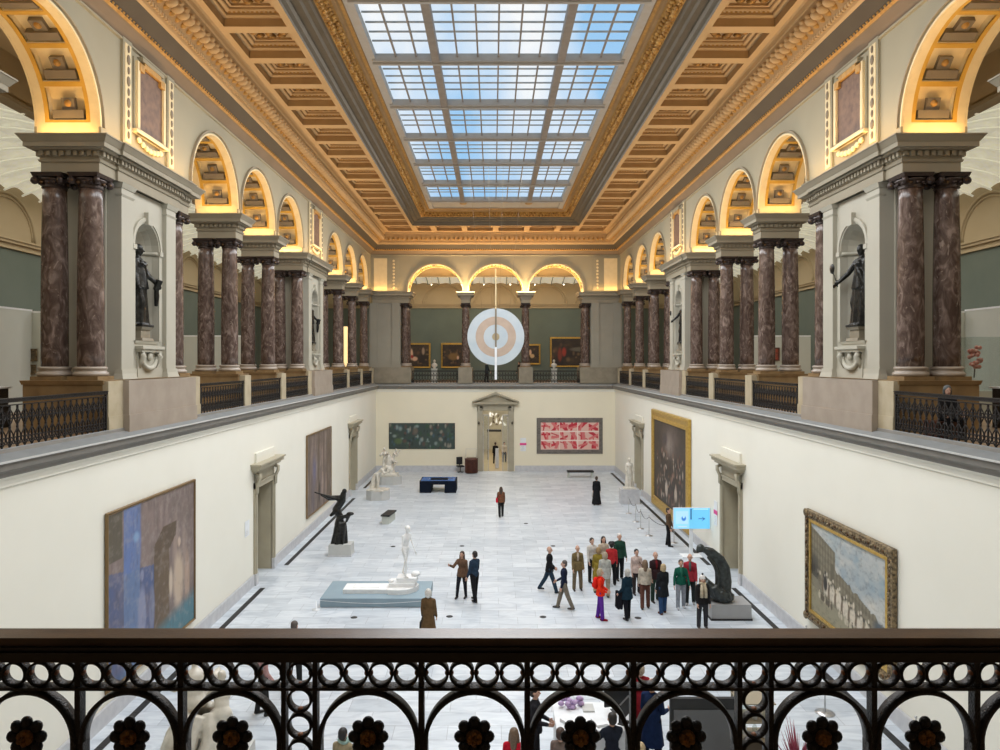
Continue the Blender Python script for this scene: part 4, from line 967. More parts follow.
for s in (-1, 1):
    side = 'left' if s < 0 else 'right'
    segs = [(11.6, 16.48, 'in front of the nearest big pier'), (21.75, 25.5, 'just behind the nearest big pier'), (26.25, 29.9, 'between the first two free column pairs'), (30.7, 34.3, 'just before the second big pier'),
            (39.65, 43.45, 'just beyond the second big pier'), (44.25, 47.9, 'second from the far end'), (48.7, 52.3, 'nearest the far end wall')]
    for a, b, t in segs: railing((s*9.15, a, 0), (s*9.15, b, 0), 'black iron scrollwork railing on the %s gallery, %s' % (side, t), 'black iron railings along the side galleries')
for a, b, t in ((-6.3, -2.85, 'left'), (-1.7, 1.7, 'middle'), (2.85, 6.3, 'right')):
    railing((a, 53.75, 0), (b, 53.75, 0), 'black iron railing at the far end gallery, under the %s arch' % t, 'black iron railings at the far end')

# ================================================================== NEAR RAILING
RY = 1.80; BAY = .2668; RP = .0636; C1, C2 = -.668, .480
root = empty('ornate_iron_railing', (0, RY, ZG), 0, 'black ornamental iron railing with gilt rosettes and worn handrail across the foreground', 'railing')
z = lambda h: E+h-ZG      # local heights
m = MB()
for a, b, z0, z1, mm in ((-.052, .012, -.700, -.680, M_RAILTOP), (-.062, .018, -.705, -.700, M_RAILB), (-.056, .016, -.712, -.705, M_RAILB), (-.064, .02, -.722, -.712, M_RAILB), (-.060, .016, -.730, -.722, M_RAILB)):
    m.box((-2.3, a, z(z0)), (2.1, b, z(z1)), mm)
m.build('handrail', root)
m = MB(); m.box((-2.3, -.034, z(-.748)), (2.1, .010, z(-.730)), M_RAILB); m.box((-2.3, -.018, z(-.826)), (2.1, .018, z(-.819)), M_IRON); m.build('rail_bar', root)
m = MB(); m.box((-2.3, -.018, .06), (2.1, .018, .075), M_IRON); m.build('rail_bar', root)
def ring_mesh():
    m = MB(); n = 28; ro, ri, d = .0315, .0258, .013; vs = []; fs = []
    for i in range(n):
        a = 2*PI*i/n; c, s_ = math.cos(a), math.sin(a)
        vs += [(ro*c, -d, ro*s_), (ro*c, d, ro*s_), (ri*c, d, ri*s_), (ri*c, -d, ri*s_)]
    for i in range(n):
        j = (i+1) % n
        for k in range(4): l = (k+1) % 4; fs.append((i*4+k, i*4+l, j*4+l, j*4+k))
    m.add(vs, fs, M_IRON, True)
    for t in (-1, 1): m.ball((t*.0265, 0, 0), (.0065, .010, .007), M_IRONR, 8)
    return m
rm = ring_mesh().build('ring'); ringd = rm.data; bpy.data.objects.remove(rm)
def ring(x, h, vert=False):
    o = bpy.data.objects.new('ring', ringd); COL.objects.link(o); o.parent = root; o.location = (x, 0, z(h)); o.rotation_euler = (0, PI/2 if vert else 0, 0)
def knot_mesh():
    m = MB(); m.tube([(-.009, 0, 0), (-.004, 0, 0), (.004, 0, 0), (.009, 0, 0)], [.004, .0068, .0068, .004], M_IRONR, 8); return m
km = knot_mesh().build('collar_knot'); kd = km.data; bpy.data.objects.remove(km)
def post(x, w=.007):
    m = MB(); m.box((x-w, -.013, .0), (x+w, .013, z(-.75)), M_IRON); m.build('post', root)
def arch_bar(x0, x1):
    m = MB(); c = (x0+x1)/2; R = (x1-x0)/2-.006; zt = z(-.832); pts = []
    for i in range(25): a = PI*i/24; pts.append((c+R*math.cos(a), zt-R*1.06+R*1.06*math.sin(a)))
    n = len(pts); vs = []; fs = []
    for i, (px, pz) in enumerate(pts):
        a = PI*i/24; nx, nz_ = math.cos(a), math.sin(a); t = .0055
        vs += [(px+nx*t, -.016, pz+nz_*t), (px+nx*t, .016, pz+nz_*t), (px-nx*t, .016, pz-nz_*t), (px-nx*t, -.016, pz-nz_*t)]
    for i in range(n-1):
        for k in range(4): l = (k+1) % 4; fs.append((i*4+k, i*4+l, i*4+4+l, i*4+4+k))
    m.add(vs, fs, M_IRON, True)
    for sx in (-1, 1): m.box((c+sx*R-.006, -.016, .07), (c+sx*R+.006, .016, zt-R*1.06), M_IRON)
    # stem scrolls carrying the rosette, below the frame
    m.tube([(c, 0, zt-R*1.06-.06), (c, 0, .08)], .007, M_IRON, 6)
    for sx in (-1, 1): m.tube([(c, 0, zt-R-.12), (c+sx*.04, 0, zt-R-.16), (c+sx*.075, 0, zt-R-.14), (c+sx*.10, 0, zt-R-.08), (c+sx*R, 0, zt-R-.05)], .006, M_IRON, 6)
    m.build('arch_bar', root)
def rosette(x):
    m = MB(); zz = z(-.945)
    for k in range(8):
        a = 2*PI*k/8+PI/8*0+PI/2; m.ball((x+.036*math.cos(a), -.008, zz+.036*math.sin(a)), (.0155, .010, .0155), M_IRON, 10)
    m.ball((x, 0, zz), (.034, .014, .034), M_IRON, 14); o = m.build('rosette', root)
    m = MB()
    for k in range(6):
        a = 2*PI*k/6+PI/2; m.ball((x+.0125*math.cos(a), -.020, zz+.0125*math.sin(a)), (.0085, .006, .0085), M_ROSG, 8)
    m.ball((x, -.022, zz), (.0055, .006, .0055), M_ROSG, 8); m.ball((x, -.014, zz), (.0205, .008, .0205), M_ROSG, 14); m.build('rosette_centre', o)
dbl = [C1-(C2-C1)*.972, C1, C2, C2+(C2-C1)*.972]; W2 = .0395
edges = []
for c in dbl:
    if -2.3 < c < 2.1:
        post(c-W2, .006); post(c+W2, .006)
        for i in range(10): ring(c, -.7875-i*.0655, i > 0)
        for i in range(1, 10):
            o = bpy.data.objects.new('collar_knot', kd); COL.objects.link(o); o.parent = root; o.location = (c, 0, z(-.7875-i*.0655+.0328)); o.rotation_euler = (0, PI/2, 0)
for a, b in zip(dbl, dbl[1:]):
    x0, x1 = a+W2, b-W2; w_ = (x1-x0)/4
    for i in range(4):
        p, q = x0+i*w_, x0+(i+1)*w_
        if q < -2.25 or p > 2.05: continue
        if i: post(p)
        for k in range(4):
            ring((p+q)/2+(k-1.5)*RP*1.0, -.7875)
            if k: o = bpy.data.objects.new('collar_knot', kd); COL.objects.link(o); o.parent = root; o.location = ((p+q)/2+(k-2)*RP, 0, z(-.7875))
        arch_bar(p+.004, q-.004); rosette((p+q)/2)

# ================================================================== PAINTINGS
def vnoise(u, v, sc, seed):
    r = np.random.RandomState(seed); g = r.rand(64, 64)
    x = u*sc; y = v*sc; x0 = np.floor(x).astype(int); y0 = np.floor(y).astype(int); fx = x-x0; fy = y-y0
    fx = fx*fx*(3-2*fx); fy = fy*fy*(3-2*fy); G = lambda a, b: g[a % 64, b % 64]
    return (G(x0, y0)*(1-fx)+G(x0+1, y0)*fx)*(1-fy)+(G(x0, y0+1)*(1-fx)+G(x0+1, y0+1)*fx)*fy
def fbm(u, v, sc, seed, su=1, sv=1): return .5*vnoise(u*su, v*sv, sc, seed)+.3*vnoise(u*su, v*sv, sc*2.1, seed+1)+.2*vnoise(u*su, v*sv, sc*4.3, seed+2)
def lin(c): c = np.array(c)/255.; return np.where(c < .04045, c/12.92, ((c+.055)/1.055)**2.4)
class Cv:
    def __init__(s, W, H, base):
        s.u, s.v = np.meshgrid(np.linspace(0, 1, W), np.linspace(0, 1, H)); s.c = np.ones((H, W, 3))*lin(base); s.W, s.H = W, H
    def mix(s, mask, col): m = np.clip(mask, 0, 1)[..., None]; s.c = s.c*(1-m)+m*lin(col)
    def blob(s, x, y, rx, ry, col, soft=.25, a=1): d = np.sqrt(((s.u-x)/rx)**2+((s.v-y)/ry)**2); s.mix(np.clip((1-d)/soft, 0, 1)*a, col)
    def rect(s, x0, x1, y0, y1, col, a=1): s.mix(((s.u >= x0) & (s.u < x1) & (s.v >= y0) & (s.v < y1))*a, col)
    def fig(s, x, y, h, col, w=.35):   # small standing figure, y = feet
        s.blob(x, y+h*.42, h*w*.5, h*.42, col, .35); s.blob(x, y+h*.92, h*w*.22, h*.09, col, .4)
def canvas(cv, name, w, h, parent, m=M_CANVAS):
    H, W = cv.H, cv.W; vs = [((i/(W-1)-.5)*w, 0, (j/(H-1))*h) for j in range(H) for i in range(W)]
    fs = [(j*W+i, j*W+i+1, (j+1)*W+i+1, (j+1)*W+i) for j in range(H-1) for i in range(W-1)]
    me = bpy.data.meshes.new(name); me.from_pydata(vs, [], fs); me.materials.append(m)
    at = me.color_attributes.new('paint', 'FLOAT_COLOR', 'POINT'); d = np.ones((H*W, 4), dtype=np.float32); d[:, :3] = np.clip(cv.c, 0, 1).reshape(-1, 3)
    at.data.foreach_set('color', d.ravel()); me.update()
    o = bpy.data.objects.new(name, me); COL.objects.link(o); o.parent = parent; return o
def framed(cv, w, h, loc, rz, label, fw=.08, fd=.06, fm=M_FRAMEB, carved=False, group=None, plain=False):
    """picture lies in local xz plane facing -y; loc = middle of the bottom edge"""
    r = empty('painting', loc, rz, label, 'painting', group)
    c = canvas(cv, 'canvas', w, h, r); c.location = (0, -fd*.45, 0)
    if plain:
        m = MB(); m.box((-w/2-.01, -fd*.4, -.01), (w/2+.01, -.003, h+.01), fm); m.build('stretcher', r); return r
    m = MB(); prof = [(0, 0), (0, fd*.8), (fw*.25, fd*.75), (fw*.35, fd*.55), (fw*.75, fd), (fw*.95, fd*.9), (fw, 0)]
    R_ = [[(-w/2-o, -d, -o), (w/2+o, -d, -o), (w/2+o, -d, h+o), (-w/2-o, -d, h+o)] for o, d in prof]
    for j in range(len(R_)-1): m.add(R_[j]+R_[j+1], [(k, (k+1) % 4, 4+(k+1) % 4, 4+k) for k in range(4)], M_FRAMEG if (carved and j < 2) else fm)
    m.quad((-w/2-fw, -.002, -fw), (w/2+fw, -.002, -fw), (w/2+fw, -.002, h+fw), (-w/2-fw, -.002, h+fw), M_BLACK)
    if carved:
        st = .11
        for k in range(int((w+fw)/st)):
            for zz in (-fw*.6, h+fw*.6): m.ball((-w/2-fw/2+(k+.5)*st, -fd*.95, zz+random.uniform(-.03, .03)), (.05, .03, .05), fm if k % 3 else M_CAPG, 6)
        for k in range(int((h+fw)/st)):
            for xx in (-w/2-fw*.6, w/2+fw*.6): m.ball((xx+random.uniform(-.03, .03), -fd*.95, -fw/2+(k+.5)*st), (.05, .03, .05), fm if k % 3 else M_CAPG, 6)
        for xx in (-w/2-fw*.7, w/2+fw*.7):
            for zz in (-fw*.7, h+fw*.7): m.ball((xx, -fd, zz), (.12, .05, .12), fm, 10)
    m.build('frame', r); return r
RW = math.radians(90)
# left wall: u runs from the camera end to the far end when it faces +x
def paint_mauve():
    c = Cv(150, 130, (112, 98, 92)); n = fbm(c.u, c.v, 7, 3, 1.6, .7); c.mix(n*.9-.2, (150, 130, 125)); c.mix(fbm(c.u, c.v, 9, 8, 3, .5)*1.2-.55, (88, 74, 68))
    c.rect(0, .14, .72, 1, (88, 80, 66)); c.mix(((c.u < .5)*(c.v < .66-.2*c.u))*(.8*fbm(c.u, c.v, 6, 5)+.35), (66, 84, 128)); c.rect(.15, .32, .0, 1, (98, 122, 160), .75)
    c.mix((np.abs(c.u-.24) < .09)*(c.v > .6)*fbm(c.u, c.v, 10, 9), (90, 112, 165))
    for x, y, h in ((.62, .55, .3), (.74, .62, .3), (.86, .5, .35)): c.blob(x, y, .05, h, (158, 138, 126), .7, .6)
    c.rect(.47, .66, .10, .68, (92, 76, 58)); c.mix(((c.v > .60) & (c.v < .78) & (np.abs(c.u-.60-.6*(c.v-.66)) < .13-.5*np.abs(c.v-.69)))*1., (86, 70, 54)); c.blob(.60, .38, .07, .36, (96, 78, 58), .3)
    c.blob(.78, .36, .08, .24, (180, 160, 140), .4); c.blob(.79, .62, .025, .04, (185, 162, 142), .4); c.blob(.90, .34, .045, .22, (165, 140, 122), .5); c.blob(.68, .38, .03, .12, (190, 172, 152), .5)
    c.fig(.34, .10, .48, (128, 132, 158), .22); c.fig(.45, .13, .40, (112, 116, 140), .2); c.blob(.28, .8, .04, .04, (120, 150, 185), .5)
    c.mix(np.clip((.16+.17*(c.u-.5)-c.v)*12, 0, 1)*(c.u > .42), (72, 112, 124)); c.mix(np.clip((.06-c.v)*14, 0, 1)*(c.u < .45), (60, 92, 128)); c.mix((fbm(c.u, c.v, 30, 6, 1, 1)-.5)*.8, (170, 160, 155))
    c.mix((fbm(c.u, c.v, 26, 16, 2, .6)-.55)*1.0, (60, 50, 50)); return c
framed(paint_mauve(), 4.66, 4.0, (-8.98, 18.5, .74), RW, 'mauve and blue symbolist mural in thin brown frame, nearest on the left wall', .06, .07)
def paint_forest():
    c = Cv(90, 80, (120, 105, 98)); c.mix(fbm(c.u, c.v, 8, 21, 2.6, .4)*1.3-.35, (92, 78, 68)); c.mix(fbm(c.u, c.v, 6, 23, 2.5, .5)*1.2-.6, (165, 145, 138))
    c.mix(fbm(c.u, c.v, 12, 29, 3, .35)*1.6-.85, (176, 158, 150)); c.mix(fbm(c.u, c.v, 12, 31, 3, .4)*1.6-.9, (62, 50, 44)); c.blob(.28, .52, .10, .26, (88, 92, 132), .9, .7); c.blob(.22, .2, .08, .3, (90, 84, 92), .6, .7)
    for x, w_ in ((.08, .03), (.45, .04), (.66, .03), (.84, .05), (.93, .03)): c.rect(x-w_, x+w_, 0, 1, (94, 80, 62), .7)
    c.blob(.48, .2, .05, .18, (62, 50, 44), .4); c.blob(.62, .3, .06, .25, (170, 150, 140), .6, .7); c.blob(.78, .25, .05, .2, (150, 128, 116), .6, .7); c.mix((fbm(c.u, c.v, 26, 36)-.5)*.9, (60, 50, 46)); return c
framed(paint_forest(), 4.9, 3.8, (-8.98, 35.95, .9), RW, 'mauve and brown symbolist mural between the two doors of the left wall', .06, .07)
def paint_martyr():
    c = Cv(150, 130, (66, 58, 50)); c.mix(fbm(c.u, c.v, 7, 41)*1.1-.35, (40, 34, 32)); c.blob(.55, .80, .34, .28, (98, 86, 80), .6, .8); c.blob(.5, .74, .16, .18, (140, 128, 118), .8, .8); c.blob(.36, .8, .1, .1, (72, 66, 66), .5)
    r = random.Random(4)
    for i in range(150): c.blob(.10+.80*r.random(), .05+.62*r.random()**1.1, .006+.018*r.random(), .015+.05*r.random(), [(176, 164, 150), (122, 96, 78), (40, 32, 30), (150, 120, 104), (96, 56, 48)][i % 5], .6, .8)
    c.blob(.42, .2, .05, .12, (190, 178, 164), .5); c.blob(.7, .2, .05, .1, (180, 166, 150), .5); c.mix((fbm(c.u, c.v, 25, 51, 1.4, .7)-.5)*1.2, (30, 26, 24)); return c
framed(paint_martyr(), 6.7, 4.3, (8.98, 36.8, .72), -RW, 'tall dark baroque painting in broad plain gold frame on the right wall', .54, .14, M_FRAMEG)
def paint_square():
    c = Cv(190, 120, (150, 160, 165)); c.mix(fbm(c.u, c.v, 5, 61, 1.2, 1.6)*1.6-.45, (196, 192, 182)); c.mix(fbm(c.u, c.v, 6, 67)*1.5-.75, (104, 138, 156)); r = random.Random(9)
    # here u = 0 is the far end of the wall
    top = np.where(c.u < .36, .98-.45*(c.u)**1.0-.02, .62-.28*(c.u-.36)/.64+.02*np.sin(c.u*60)*(np.sin(c.u*23) > 0)); c.mix((c.v < top)*1., (126, 118, 98))
    c.mix((c.v < top)*(np.sin(c.u*150) > .3)*(c.v > .35)*.5, (84, 80, 68)); c.mix((c.v < top)*(np.sin((c.v+c.u*.35)*70) > .3)*.35, (88, 80, 66)); c.rect(.30, .34, .3, .66, (96, 90, 74))
    for i in range(60): x = r.random(); c.blob(x, .50-.28*x+.06*(r.random()-.5), .018, .03, [(72, 66, 56), (196, 184, 160), (58, 54, 50)][i % 3], .5)
    c.blob(.05, .5, .1, .22, (60, 56, 50), .5, .8); c.mix((c.v < .42-.30*c.u)*1., (122, 116, 98)); c.mix((c.v < .30-.26*c.u)*1., (138, 132, 110))
    for i in range(26): x = .18+.8*i/26; c.fig(x, .34-.36*x+.0, .20+.04*(i % 3), (196, 186, 168) if i % 3 else (112, 96, 78), .2)
    for i in range(46): x = .12+.85*r.random(); c.fig(x, .22-.22*x, .10, (88, 78, 64) if i % 2 else (178, 168, 146), .4)
    c.fig(.22, .30, .24, (52, 48, 44), .3); c.blob(.92, .3, .09, .10, (60, 76, 92), .6, .8); c.mix((fbm(c.u, c.v, 34, 71)-.5)*1.1, (60, 56, 46)); return c
framed(paint_square(), 3.9, 2.5, (8.98, 18.4, 1.16), -RW, 'city square parade painting in carved dark gilt frame, nearest on the right wall', .33, .12, M_FRAMED, True)
def paint_green():
    c = Cv(130, 52, (52, 66, 62)); r = random.Random(3)
    for i in range(120): c.blob(r.random(), r.random(), .012+.03*r.random(), .04+.10*r.random(), [(34, 44, 44), (130, 146, 144), (64, 84, 68), (58, 84, 96), (140, 134, 120), (44, 74, 52), (90, 66, 60)][i % 7], .7, .8)
    c.blob(.14, .3, .08, .16, (78, 96, 60), .6); c.blob(.4, .7, .05, .2, (96, 88, 78), .6); c.mix(np.clip(np.maximum(np.abs(c.u-.5)-.49, 0)*150, 0, 1), (24, 26, 26)); return c
framed(paint_green(), 4.95, 1.93, (-5.54, YL-.02, 1.68), 0, 'wide dark green figure frieze on the far end wall, left of the door', fd=.05, fm=M_BLACK, plain=True)
def paint_red():
    c = Cv(140, 76, (110, 104, 98)); c.mix(fbm(c.u, c.v, 30, 81)*1.6-.6, (72, 66, 62)); r = random.Random(12); ix = (c.u > .06) & (c.u < .945) & (c.v > .12) & (c.v < .88); c.mix(ix*1., (216, 176, 164))
    xs = [.065, .21, .345, .475, .62, .78, .94]
    for j in range(3):
        for i in range(6):
            x0, x1 = xs[i], xs[i+1]; y0, y1 = .13+.25*j, .13+.25*(j+1); cx, cy_ = (x0+x1)/2, (y0+y1)/2
            for k in range(3):
                a = r.random()*PI; q = (c.u-cx)*math.cos(a)*1.8+(c.v-cy_)*math.sin(a); inn = (c.u > x0+.006) & (c.u < x1-.006) & (c.v > y0+.01) & (c.v < y1-.01)
                c.mix(inn*(np.abs(q-.12*(r.random()-.5)) < .012+.035*r.random())*1., [(196, 52, 66), (182, 34, 54), (206, 108, 108)][k])
    for y in (.37, .62): c.mix(ix*(np.abs(c.v-y) < .012), (232, 214, 206))
    for x in (.345, .62): c.mix(ix*(np.abs(c.u-x) < .006), (232, 214, 206))
    return c
framed(paint_red(), 4.95, 2.68, (5.57, YL-.02, 1.32), 0, 'red and pink patterned tapestry with grey border, right of the end door', fd=.05, fm=M_STONE, plain=True)
def paint_old(seed, spots):
    c = Cv(46, 46, (38, 30, 24)); c.mix(fbm(c.u, c.v, 5, seed)*1.2-.45, (84, 66, 44)); r = random.Random(seed)
    for i in range(26): c.blob(r.random(), .1+.7*r.random(), .03+.05*r.random(), .04+.08*r.random(), [(96, 66, 46), (40, 30, 26), (120, 96, 66), (70, 40, 34)][i % 4], .7, .7)
    for x, y, a, b, k in spots: c.blob(x, y, a, b, k, .4)
    return c
Q = lambda px: (px-493.2)*63.4/F+XC
fz = lambda py: E-(py-361.5)*63.4/F
def oldp(px0, px1, py0, py1, seed, spots, label, fw=.14):
    x0, x1 = Q(px0)+fw, Q(px1)-fw; z0, z1 = fz(py1)+fw, fz(py0)-fw
    framed(paint_old(seed, spots), x1-x0, z1-z0, ((x0+x1)/2, YG-.03, z0), 0, label, fw, .10, M_FRAMEG, group=None)
SK = (205, 170, 145); RD = (150, 30, 30)
oldp(399, 430.5, 343, 368, 5, ((.38, .55, .07, .30, SK), (.28, .7, .08, .14, SK), (.5, .35, .12, .12, SK), (.4, .45, .06, .10, RD), (.8, .7, .06, .2, (150, 130, 110))), 'gilt framed painting of pale nudes behind the leftmost end column')
oldp(441, 466, 343, 368, 6, ((.5, .45, .3, .2, (120, 92, 50)), (.7, .4, .06, .1, SK)), 'gilt framed landscape with figures behind the hanging disc, left side')
oldp(524, 540.5, 344, 364.5, 7, ((.35, .6, .12, .2, SK), (.5, .4, .2, .14, (190, 160, 120))), 'narrow gilt framed portrait just right of the hanging disc')
oldp(550, 595, 337, 367, 8, ((.3, .5, .06, .2, (150, 50, 36)), (.2, .4, .06, .3, (120, 50, 36)), (.7, .6, .3, .1, (96, 92, 82))), 'largest gilt framed dark painting at the far end gallery')

# hidden paper labels beside the pictures
def card(loc, rz, w, h, label, pink=False):
    r = empty('wall_label', loc, rz, label, 'label'); m = MB(); m.box((-w/2, -.012, 0), (w/2, -.002, h), M_WHITE)
    m.build('card', r)
    m = MB()
    if pink: m.box((-w/2-.04, -.016, h*.45), (w/2+.04, -.0121, h*.62), M_PINKC)
    for k in range(5): m.box((-w*.36, -.014, h*(.08+.07*k)), (w*(.05+.06*((k*7) % 5)), -.0122, h*(.09+.07*k)), M_STONE)
    m.build('printed_lines', r)
card((1.95+.12, YL-.003, 1.50), 0, .42, 1.0, 'white text panel with pink band right of the end door', True)
card((-8.995, 25.45, 2.0), RW, .45, .55, 'pale text panel on the left wall before the near door')
card((8.995, 29.3, 1.5), -RW, .40, 1.0, 'white text panel with pink band beyond the right door', True)

# ================================================================== HANGING DISC
r = empty('hanging_disc', (-.04, 38, 0), 0, 'large hanging disc of white and beige rings with a vertical rod', 'hanging artwork')
DW_ = mat('disc_white', (.50, .55, .58), .35, 0, (.43, .50, .55), 1.5); DB = mat('disc_beige', (.47, .36, .28), .45, 0, (.42, .32, .25), 3); DT = mat('disc_tan', (.42, .33, .19), .5)
zc = 9.57
def annulus(r0, r1, m_, nm, d=.03):
    m = MB(); n = 72; vs = []; fs = []
    for i in range(n):
        a = 2*PI*i/n; c, s_ = math.cos(a), math.sin(a)
        vs += [(r0*c, -d, zc+r0*s_), (r1*c, -d, zc+r1*s_), (r1*c, d, zc+r1*s_), (r0*c, d, zc+r0*s_)]
    for i in range(n):
        j = (i+1) % n
        for k in range(4): l = (k+1) % 4; fs.append((i*4+k, i*4+l, j*4+l, j*4+k))
    m.add(vs, fs, m_); return m.build(nm, r)
annulus(1.08, 1.52, DW_, 'outer_ring'); annulus(.65, 1.08, DB, 'beige_ring', .032); annulus(.20, .65, DW_, 'inner_ring', .03); annulus(.001, .20, DT, 'centre_disc', .034)
m = MB(); m.box((-.06, -.10, 7.28), (.06, -.04, zc-.55), M_WHITE); m.box((-.045, -.10, zc-.55), (.045, -.04, zc+1.5), M_BRACK); m.box((-.025, -.09, zc+1.5), (.025, -.05, 13.2), M_CREAM); m.build('rod', r)
for x in (-1.45, -.4, .4, 1.45):
    m = MB(); m.tube([(x*.5, 0, zc+(1.52**2-(x*.5)**2)**.5-.02), (x, 0, R(10.5))], .004, M_BRACK, 4); m.build('wire', r)

# ================================================================== SCULPTURE
def plinth(x, y, w, d, h, label, m_=M_PLINTH, rz=0, base=True, octo=False, cap_=True):
    r = empty('plinth', (x, y, 0), rz, label, 'plinth'); b = MB()
    if base: b.box((-w/2-.02, -d/2-.02, 0), (w/2+.02, d/2+.02, .06), M_BLACK if base == 'black' else M_BASEB)
    if octo:
        c_ = w*.28; pts = [(-w/2+c_, -d/2), (w/2-c_, -d/2), (w/2, -d/2+c_), (w/2, d/2-c_), (w/2-c_, d/2), (-w/2+c_, d/2), (-w/2, d/2-c_), (-w/2, -d/2+c_)]
        b.add([(a, q, .0) for a, q in pts]+[(a, q, h) for a, q in pts], [tuple(range(8, 16)), tuple(reversed(range(8)))]+[(k, (k+1) % 8, 8+(k+1) % 8, 8+k) for k in range(8)], m_)
    else: b.frustum((-w/2, -d/2), (w/2, d/2), 0, -.012, .06 if base else 0, h, m_)
    b.build('block', r); return r
def statue(build, loc, rz, label, m_, vox=.022, name='statue', sm=2, extra=None):
    b = MB(); build(b); me = remesh(b, vox, sm); o = finish(name, me, [m_], None, extra); o.location = loc; o.rotation_euler = (0, 0, rz)
    return tag(o, label, 'statue')
def hairbun(b, J, m_=None):
    k = J['k']; R_ = J['HR']; P = lambda a, bb, d: J['head']+R_ @ Vector((a*k, bb*k, d*k))
    b.ball(P(0, .02, .04), (.086*k, .092*k, .085*k), m_, 12, R_); b.ball(P(0, .10, .03), .045*k, m_, 8)
def hands(b, J, m_=None):
    for (sh, el, wr_, d2), s in zip(J['arms'], (-1, 1)): hand(b, wr_, d2, s, J['k'], m_)
# draped women in the niches of the piers
def niche_woman(staff, H=2.3):
    def f(b):
        J = skeleton(H, -2, ((14, 22, .03), (-2, 0, .05)), ((28, 22, 18), (4, 6, 8)) if staff else ((4, 8, 10), (22, 16, 20)), (8, 20), twist=8); body_prims(b, J, .02, None, bust=True, wide=1.12); hairbun(b, J); hands(b, J); k = J['k']
        b.v = [tuple(p) for p in b.v]
        skirt(b, J['waist']+Vector((0, 0, .05)), (J['pel'].x, J['pel'].y+.02, .02), .15*k, .25*k, None, 9, .10)
        skirt(b, J['chest']+Vector((0, 0, -.02)), J['pel']+Vector((0, 0, -.18)), .15*k, .21*k, None, 7, .10, 32, 6)
        q = J['arms'][1]; b.tube([tuple(J['neck']+Vector((-.12, .03, -.02))), tuple(J['chest']+Vector((.02, -.14, 0))), tuple(J['waist']+Vector((.16, -.12, 0))), tuple(q[2]), tuple(q[2]+Vector((.02, .0, -.35))), tuple(q[2]+Vector((.03, .02, -.62)))], [.05, .06, .07, .06, .075, .05], None, 9)
        if staff:
            p = J['arms'][0][2]; b.tube([tuple(p+Vector((.0, -.02, -.14))), tuple(p+Vector((-.10, -.10, .28)))], .018, None, 6)
            b.ball(p+Vector((-.12, -.12, .38)), (.13, .04, .15), None, 10)
        else:
            p = q[2]; b.tube([tuple(p+Vector((0, .02, -.18))), tuple(p+Vector((0, -.10, .10)))], [.10, .10], None, 4)
        b.box((-.32, -.26, 0), (.32, .26, .07), None)
    return f
for s in (-1, 1):
    side = 'left' if s < 0 else 'right'
    for i, c in enumerate(PIERS):
        m = MB(); zz = E+.55
        m.frustum((-.26, -.30), (.26, .30), .02, .0, 0, .08, M_ENDPL); m.frustum((-.20, -.25), (.20, .25), 0, 0, .08, .30, M_ENDPL); m.frustum((-.23, -.28), (.23, .28), 0, .04, .30, .38, M_ENDPL)
        o = m.build('statue_pedestal', None, (s*9.72, c, zz), None, 'small brown marble pedestal in the niche of the %s %s pier' % ('near' if i == 0 else 'far', side), 'pedestal')
        statue(niche_woman(s > 0), (s*9.70, c, zz+.38), s*RW*-1 if False else (RW if s < 0 else -RW), 'dark bronze draped woman %s in the niche of the %s %s pier' % ('raising a mirror' if s > 0 else 'holding a tablet', 'near' if i == 0 else 'far', side), M_BRONZE, .02 if i == 0 else .03)
# A: twisted dark bronze with outstretched arm
X, Yp = fl(339.5, 557); plinth(X, Yp+.36, .96, .70, .50, 'pale grey square plinth under the twisting dark bronze', base=True)
def bronze_twist(b):
    skirt(b, (.05, 0, 1.0), (0, 0, .0), .22, .29, None, 7, .20, 36, 10, ry=.9)
    cap(b, (0, 0, .9), .2, (.02, 0, 1.3), .13, None); cap(b, (.02, 0, 1.25), .13, (-.12, 0, 1.62), .15, None); cap(b, (-.12, 0, 1.6), .16, (.10, 0, 2.0), .15, None); cap(b, (.10, 0, 2.0), .14, (.16, 0, 2.35), .11, None)
    cap(b, (.16, 0, 2.3), .06, (.2, 0, 2.45), .06, None); b.ball((.20, -.02, 2.46), (.1, .11, .13), None); cap(b, (.04, 0, 2.08), .11, (-.42, -.05, 2.20), .085, None); cap(b, (-.42, -.05, 2.22), .055, (-.95, -.08, 2.42), .03, None)
    b.tube([(.0, 0, 2.15), (-.4, .05, 2.12), (-.75, .04, 2.28)], [.12, .13, .05], None, 8)
    cap(b, (-.1, -.05, 1.55), .12, (-.30, -.12, 1.35), .07, None); cap(b, (.05, -.1, 1.2), .1, (.42, -.15, 1.38), .07, None); cap(b, (.42, -.15, 1.38), .07, (.30, -.1, 1.05), .05, None); b.ball((.45, -.12, 1.42), (.16, .1, .09), None)
    for i in range(7): a = i*.9; b.tube([(.26*math.cos(a), .22*math.sin(a), .1), (.2*math.cos(a+.3), .18*math.sin(a+.3), .6), (.1*math.cos(a+.6), .1*math.sin(a+.6), 1.15)], [.06, .05, .05], None, 6)
    b.v = [(x*1.08, y*1.1, z_*.90) for x, y, z_ in b.v]
statue(bronze_twist, (X-.08, Yp+.36, .50), 0, 'twisting dark bronze figure with an arm flung out, near the left wall', M_BRONZE)
